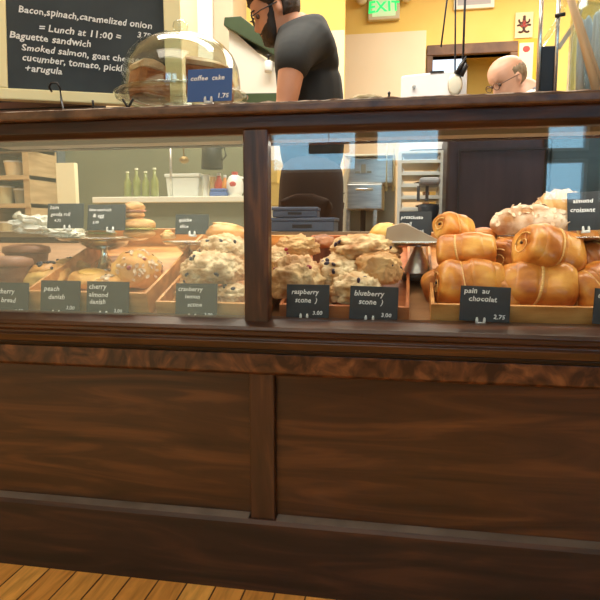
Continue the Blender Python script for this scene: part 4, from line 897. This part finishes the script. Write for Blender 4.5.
obj('body', box(B(), -.10, .09, .0, .2, 0, a.z-.001), ivory, t, bevel=.003); obj('door', box(B(), -.08, .07, -.01, 0, .1, a.z-.05), ivory, t, bevel=.003)

# ------------------------------------------------------------------ people
def skin_fig(verts, edges, radii, sub=2):
    """body surface grown from a skeleton; vertex 0 is the pelvis"""
    me = bpy.data.meshes.new('s'); me.from_pydata([tuple(v) for v in verts], edges, [])
    o = bpy.data.objects.new('s', me); COL.objects.link(o)
    o.modifiers.new('skin', 'SKIN'); 
    if not me.skin_vertices: 
        bpy.context.view_layer.objects.active = o
    for i, r in enumerate(radii):
        sv = me.skin_vertices[0].data[i]; sv.radius = r if isinstance(r, tuple) else (r, r); sv.use_root = (i == 0)
    s = o.modifiers.new('sub', 'SUBSURF'); s.levels = sub; s.render_levels = sub
    dg = bpy.context.evaluated_depsgraph_get(); dg.update()
    out = bpy.data.meshes.new_from_object(o.evaluated_get(dg))
    bpy.data.objects.remove(o); bm = B(); bm.from_mesh(out); bpy.data.meshes.remove(out); return bm
HP = [(-.122, .050, .010, .012), (-.112, .078, -.004, .034), (-.095, .088, -.030, .048), (-.075, .089, -.052, .056), (-.055, .090, -.068, .062), (-.035, .089, -.080, .066),
      (-.015, .085, -.090, .070), (.005, .083, -.096, .073), (.025, .088, -.100, .075), (.045, .091, -.101, .076), (.065, .086, -.098, .075), (.085, .074, -.086, .068), (.102, .053, -.062, .053), (.114, .028, -.032, .032), (.119, .004, -.004, .004)]
def hp(z):
    for a, b in zip(HP, HP[1:]):
        if z <= b[0]:
            q = max(0, (z-a[0])/(b[0]-a[0])); return [a[i]+(b[i]-a[i])*q for i in (1, 2, 3)]
    return HP[-1][1:]
def hs(th, z, off=0):
    """head surface; local +X is the face direction"""
    f, b, w_ = hp(z); cx = (f+b)/2; rx = (f-b)/2; c_, s_ = cos(th), sin(th)
    x = cx + rx*math.copysign(abs(c_)**.9, c_); y = w_*math.copysign(abs(s_)**.9, s_)
    t_ = math.atan2(s_, c_)
    nose = exp(-(t_/.17)**2)*(.028*max(0, 1-abs(z+.030)/.020 if z < -.030 else 1-(z+.030)/.055))
    brow = exp(-((abs(t_)-.35)/.25)**2)*.005*exp(-((z-.026)/.010)**2)
    eye = -exp(-((abs(t_)-.36)/.16)**2)*.008*exp(-((z-.006)/.012)**2)
    lip = exp(-(t_/.30)**2)*(.006*exp(-((z+.057)/.006)**2)+.006*exp(-((z+.072)/.007)**2)-.003*exp(-((z+.0645)/.0025)**2))
    chin = exp(-(t_/.35)**2)*.006*exp(-((z+.098)/.014)**2)
    cheek = exp(-((abs(t_)-.8)/.3)**2)*.003*exp(-((z+.025)/.02)**2)
    x += (nose+brow+eye+lip+chin+cheek+off)*1.0 if abs(t_) < 1.2 else off*c_
    y += off*s_
    return Vector((x, y, z + (off*.8 if z > .08 else 0)))
def head_bm(bm, M):
    NT, NZ = 72, 64; rows = []
    for i in range(NZ+1):
        z = -.122+.241*(.5-.5*cos(pi*i/NZ))
        rows.append([bm.verts.new(M @ hs(2*pi*j/NT-pi, z)) for j in range(NT)])
    for a, b in zip(rows, rows[1:]):
        for j in range(NT): bm.faces.new((a[j], a[(j+1) % NT], b[(j+1) % NT], b[j]))
    bm.faces.new(rows[0][::-1]); bm.faces.new(rows[-1])
    for s in (-1, 1):
        ball(bm, M @ Vector((-.012, s*.076, -.004)), (.017, .008, .030), 16, M.to_3x3().to_4x4() @ Matrix.Rotation(s*.35, 4, 'Z') @ Matrix.Rotation(-.15, 4, 'Y'))
        ball(bm, M @ Vector((-.006, s*.074, -.026)), (.009, .006, .010), 12, M.to_3x3().to_4x4())
def shell(M, mask, off, NT=80, NZ=60, rough=0):
    bm = B(); g = []
    for i in range(NZ+1):
        z = -.121+.2395*i/NZ; row = []
        for j in range(NT):
            th = 2*pi*j/NT-pi; m_ = mask(th, z)
            o_ = off*min(1, max(-.6, m_)) + (rough*noise.noise(Vector((th*14, z*160, 3))) if m_ > .3 else 0)
            row.append((bm.verts.new(M @ hs(th, z, o_)), m_))
        g.append(row)
    for a, b in zip(g, g[1:]):
        for j in range(NT):
            q = (a[j], a[(j+1) % NT], b[(j+1) % NT], b[j])
            if max(v[1] for v in q) > -.2: bm.faces.new([v[0] for v in q])
    if mask(0, .118) > 0 or mask(pi, .118) > 0: bm.faces.new([v[0] for v in g[-1]])
    for v in [v for v in bm.verts if not v.link_faces]: bm.verts.remove(v)
    return bm
def glasses(t, M, m_):
    for s in (-1, 1):
        bm = B(); pts = [M @ Vector((.100, s*.033+cos(a)*.024, .004+sin(a)*.017)) for a in [2*pi*i/20 for i in range(21)]]
        tube(bm, pts, .0022, 6); obj('glasses_rim', bm, m_, t, smooth=True, world=True)
        bm = B(); tube(bm, [M @ Vector((.100, s*.057, .008)), M @ Vector((.06, s*.077, .008)), M @ Vector((-.012, s*.084, .006))], .0022, 6); obj('glasses_temple', bm, m_, t, smooth=True, world=True)
    bm = B(); tube(bm, [M @ Vector((.101, -.010, .008)), M @ Vector((.112, 0, .012)), M @ Vector((.101, .010, .008))], .002, 6); obj('glasses_bridge', bm, m_, t, smooth=True, world=True)
def hand_chain(wrist, d, up, side, s=1):
    """palm and five bent fingers as skeleton chains"""
    V, E, Rr = [], [], []
    d = d.normalized(); n_ = up.normalized(); lat = d.cross(n_).normalized()*side
    def add(p, r, par):
        V.append(p); Rr.append(r); i = len(V)-1
        if par is not None: E.append((par, i))
        return i
    a = add(wrist, (.024, .028), None); pm = add(wrist+d*.045*s, (.020, .036), a); 
    for k_, (o_, L_) in enumerate(((-.028, .062), (-.010, .074), (.010, .070), (.027, .056))):
        b = add(wrist+d*.082*s+lat*o_, .0098, pm); p = V[b]
        for q, bend in enumerate((.25, .7, 1.15)):
            p = p+(d*cos(bend)-n_*sin(bend))*L_*(.45, .32, .25)[q]; b = add(p, .0088-.0006*q, b)
    th = add(wrist+d*.03-lat*.032, .012, a); th = add(wrist+d*.058-lat*.052-n_*.008, .0105, th); add(wrist+d*.085-lat*.056-n_*.018, .009, th)
    return V, E, Rr
def merge(bm, o):
    me = bpy.data.meshes.new('t'); o.to_mesh(me); o.free(); bm.from_mesh(me); bpy.data.meshes.remove(me)
def person(label, P, M, skin, cloth_m, trouser_m, vox=.006, sleeve=True):
    """P: joints dict in world space"""
    t = thing('person', label, 'person', (P['hip'].x, P['hip'].y, 0))
    def torso(add, full):
        V = [P['hip'], P['waist'], P['chest'], P['ub'], P['neck']]; E = [(0, 1), (1, 2), (2, 3), (3, 4)]
        Rr = [(.082, .10), (.082, .10), (.085, .12), (.080, .11)] if full else [(.11, .13), (.112, .135), (.117, .155), (.108, .145)]
        Rr += [(.056 if full else .066, .060 if full else .070)]
        if full: V.append(P['head0']); E.append((4, 5)); Rr.append((.050, .056))
        for s in ('l', 'r'):
            b = len(V); V += [P['ub'].lerp(P['sh'+s], .55), P['sh'+s], P['sh'+s].lerp(P['el'+s], .50)]; Rr += [.080 if full else .096, .060, .050]; E += [(3, b), (b, b+1), (b+1, b+2)]
            if full: V += [P['el'+s], P['wr'+s]]; Rr += [.042, .027]; E += [(b+2, b+3), (b+3, b+4)]
        return V, E, [(r[0]+add, r[1]+add) if isinstance(r, tuple) else r+add for r in Rr]
    V, E, Rr = torso(0, True)
    for s in ('l', 'r'):
        b2 = len(V); V += [P['th'+s], P['kn'+s], P['an'+s], P['to'+s]]; Rr += [.092, .062, .045, .035]; E += [(0, b2), (b2, b2+1), (b2+1, b2+2), (b2+2, b2+3)]
    bm = skin_fig(V, E, Rr)
    for s, sd in (('l', 1), ('r', -1)):
        d = P['hand'+s]; HV, HE, HR = hand_chain(P['wr'+s], d, Vector((0, 0, 1)), sd)
        merge(bm, skin_fig(HV, HE, HR, 1))
    head_bm(bm, M)
    body = obj('body', bm, skin, t, smooth=True, world=True)
    r = body.modifiers.new('remesh', 'REMESH'); r.mode = 'VOXEL'; r.voxel_size = vox; r.use_smooth_shade = True
    # shirt: torso and upper arms, slightly larger
    V, E, Rr = torso(.016, False)
    o = obj('shirt', skin_fig(V, E, Rr), cloth_m, t, smooth=True, world=True); r = o.modifiers.new('remesh', 'REMESH'); r.mode = 'VOXEL'; r.voxel_size = .009; r.use_smooth_shade = True
    V = [P['hip']+Vector((0, 0, .02))]; E = []; Rr = [(.128, .16)]
    for s in ('l', 'r'):
        b = len(V); V += [P['th'+s], P['kn'+s], P['an'+s]]; Rr += [.102, .074, .062]; E += [(0, b), (b, b+1), (b+1, b+2)]
    o = obj('trousers', skin_fig(V, E, Rr), trouser_m, t, smooth=True, world=True); r = o.modifiers.new('remesh', 'REMESH'); r.mode = 'VOXEL'; r.voxel_size = .012; r.use_smooth_shade = True
    return t
def fr(origin, fwd, upish):
    f_ = fwd.normalized(); s_ = upish.cross(f_).normalized(); u_ = f_.cross(s_)
    M = Matrix((f_, s_, u_)).transposed().to_4x4(); M.translation = origin; return M
YM = 1.15
neck = at(303, 34, YM); chest = at(309, 66, YM); hip = at(312, 190, YM); waist = at(312, 125, YM)
P = dict(hip=hip, waist=waist, chest=chest, ub=at(309, 43, YM), neck=at(301, 27, YM), head0=at(290, 19, YM),
         shl=at(294, 53, YM-.215), ell=at(285, 112, YM-.24), wrl=at(236, 128, YM-.24), shr=at(301, 50, YM+.17), elr=at(292, 104, YM+.20), wrr=at(250, 128, YM+.1),
         handl=Vector((-1, -.05, -.15)), handr=Vector((-1, -.05, -.15)),
         thl=hip+Vector((.0, -.09, -.08)), knl=Vector((hip.x-.02, YM-.10, .52)), anl=Vector((hip.x+.03, YM-.10, .10)), tol=Vector((hip.x-.12, YM-.11, .04)),
         thr=hip+Vector((.0, .09, -.08)), knr=Vector((hip.x-.02, YM+.10, .52)), anr=Vector((hip.x+.03, YM+.10, .10)), tor=Vector((hip.x-.12, YM+.11, .04)))
MH = fr(at(276, 12, YM), Vector((-cos(radians(26)), -.16, -sin(radians(26)))), Vector((0, 0, 1)))
skin1 = noisy('warm_skin', (.55, .27, .16), (.62, .32, .20), 8, rough=.5)
hair1 = noisy('dark_brown_hair', (.012, .007, .004), (.035, .020, .011), 60, (1, 1, .3), .5, .6)
tee = noisy('charcoal_tshirt', (.016, .018, .018), (.026, .029, .028), 3, rough=.85)
man = person('bearded man in a charcoal t-shirt and glasses looking down behind the counter', P, MH, skin1, tee, noisy('dark_brown_trousers', (.035, .018, .010), (.05, .026, .015), 4, rough=.9))
def m_hair(th, z):
    a = abs(th); line = .062 if a < .9 else (.062-(a-.9)*.12 if a < 1.35 else (.0 if a < 1.75 else -.045))
    if 1.3 < a < 1.75: line = .01
    return (z-line)/.010
def m_beard(th, z):
    a = abs(th); top = -.048 if a < .42 else (-.048+(a-.42)*.02 if a < 1.05 else -.035+(a-1.05)*.22)
    if a > 1.42: return -1
    v = (top-z)/.008
    if a < .24 and -.077 < z < -.055: v = -1
    if a > 1.2: v = min(v, (1.42-a)/.1)
    return v
obj('hair', shell(MH, m_hair, .013, rough=.005), hair1, man, smooth=True, world=True)
obj('beard', shell(MH, m_beard, .007, rough=.003), hair1, man, smooth=True, world=True)
glasses(man, MH, black)
for s in (-1, 1):
    obj('eyebrow', tube(B(), [MH @ Vector((.096, s*.014, .026)), MH @ Vector((.094, s*.033, .031)), MH @ Vector((.082, s*.052, .026))], .003, 6), hair1, man, smooth=True, world=True)
    obj('eye', ball(B(), MH @ Vector((.0765, s*.032, .005)), .0095, 14), mat('brown_eye', (.10, .06, .04), .2) if not bpy.data.materials.get('brown_eye') else bpy.data.materials['brown_eye'], man, smooth=True, world=True)
# brown apron over the trousers
o = obj('apron', skin_fig([hip+Vector((0, 0, .16)), hip, hip+Vector((-.01, 0, -.25)), hip+Vector((-.01, 0, -.45))], [(0, 1), (1, 2), (2, 3)], [(.142, .17), (.145, .185), (.15, .19), (.15, .19)]), noisy('dark_brown_apron', (.03, .016, .010), (.045, .024, .014), 4, rough=.9), man, smooth=True, world=True)

Y2 = 2.0
neck = at(527, 88, Y2); chest = neck+Vector((.06, .02, -.20)); hip = neck+Vector((.10, .02, -.68)); waist = neck+Vector((.09, .02, -.42))
P = dict(hip=hip, waist=waist, chest=chest, ub=chest+Vector((-.01, 0, .10)), neck=neck, head0=at(519, 84, Y2),
         shl=chest+Vector((-.03, -.17, .08)), ell=chest+Vector((-.0, -.21, -.20)), wrl=chest+Vector((-.10, -.20, -.42)), shr=chest+Vector((-.03, .17, .08)), elr=chest+Vector((-.0, .21, -.20)), wrr=chest+Vector((-.10, .20, -.42)),
         handl=Vector((-.3, 0, -1)), handr=Vector((-.3, 0, -1)),
         thl=hip+Vector((0, -.09, -.06)), knl=Vector((hip.x-.02, Y2-.08, .42)), anl=Vector((hip.x, Y2-.08, .09)), tol=Vector((hip.x-.14, Y2-.08, .04)),
         thr=hip+Vector((0, .09, -.06)), knr=Vector((hip.x-.02, Y2+.12, .42)), anr=Vector((hip.x, Y2+.12, .09)), tor=Vector((hip.x-.14, Y2+.12, .04)))
MH2 = fr(at(508, 80, Y2), Vector((-.82, -.40, -.52)), Vector((0, 0, 1)))
skin2 = noisy('fair_pink_skin', (.68, .37, .24), (.76, .44, .30), 8, rough=.45)
man2 = person('balding man with glasses and a white collar bent down in the background', P, MH2, skin2, mat('white_shirt', (.78, .77, .72), .8), mat('grey_trousers', (.12, .12, .13), .9), vox=.007)
def m_fringe(th, z):
    a = abs(th); n_ = .012*noise.noise(Vector((th*9, z*90, 1))); return min((.048+n_-z)/.02, (a-1.45-.3*(z < -.0)+n_*6)/.25, (z+.05)/.02)
obj('hair', shell(MH2, m_fringe, .008, rough=.003), noisy('grey_brown_hair', (.20, .14, .08), (.34, .26, .16), 40, rough=.7), man2, smooth=True, world=True)
glasses(man2, MH2, mat('brown_glasses', (.12, .06, .03), .4))
for s in (-1, 1): obj('eye', ball(B(), MH2 @ Vector((.0765, s*.032, .005)), .0095, 14), bpy.data.materials['brown_eye'], man2, smooth=True, world=True)
obj('apron_strap', tube(B(), [neck+Vector((.02, -.09, -.02)), neck+Vector((.07, -.14, -.12)), chest+Vector((.02, -.20, 0))], .012, 8), mat('grey_strap', (.25, .25, .25), .8), man2, smooth=True, world=True)

# dark sign hung in the street window, reflected in the case glass
a = at(310, 155, 3.6); b_ = at(350, 143, 3.6)
t = thing('window_sign', 'dark rounded sign hanging inside the street window', 'sign', ((a.x+b_.x)/2, -3.52, (a.z+b_.z)/2))
obj('plaque', box(B(), -(b_.x-a.x)/2, (b_.x-a.x)/2, 0, .02, -(b_.z-a.z)/2, (b_.z-a.z)/2), mat('dark_plaque', (.03, .015, .02), .5), t, bevel=.008)
obj('cord', tube(B(), [(0, .01, .04), (0, .01, .85)], .004, 6), black, t)
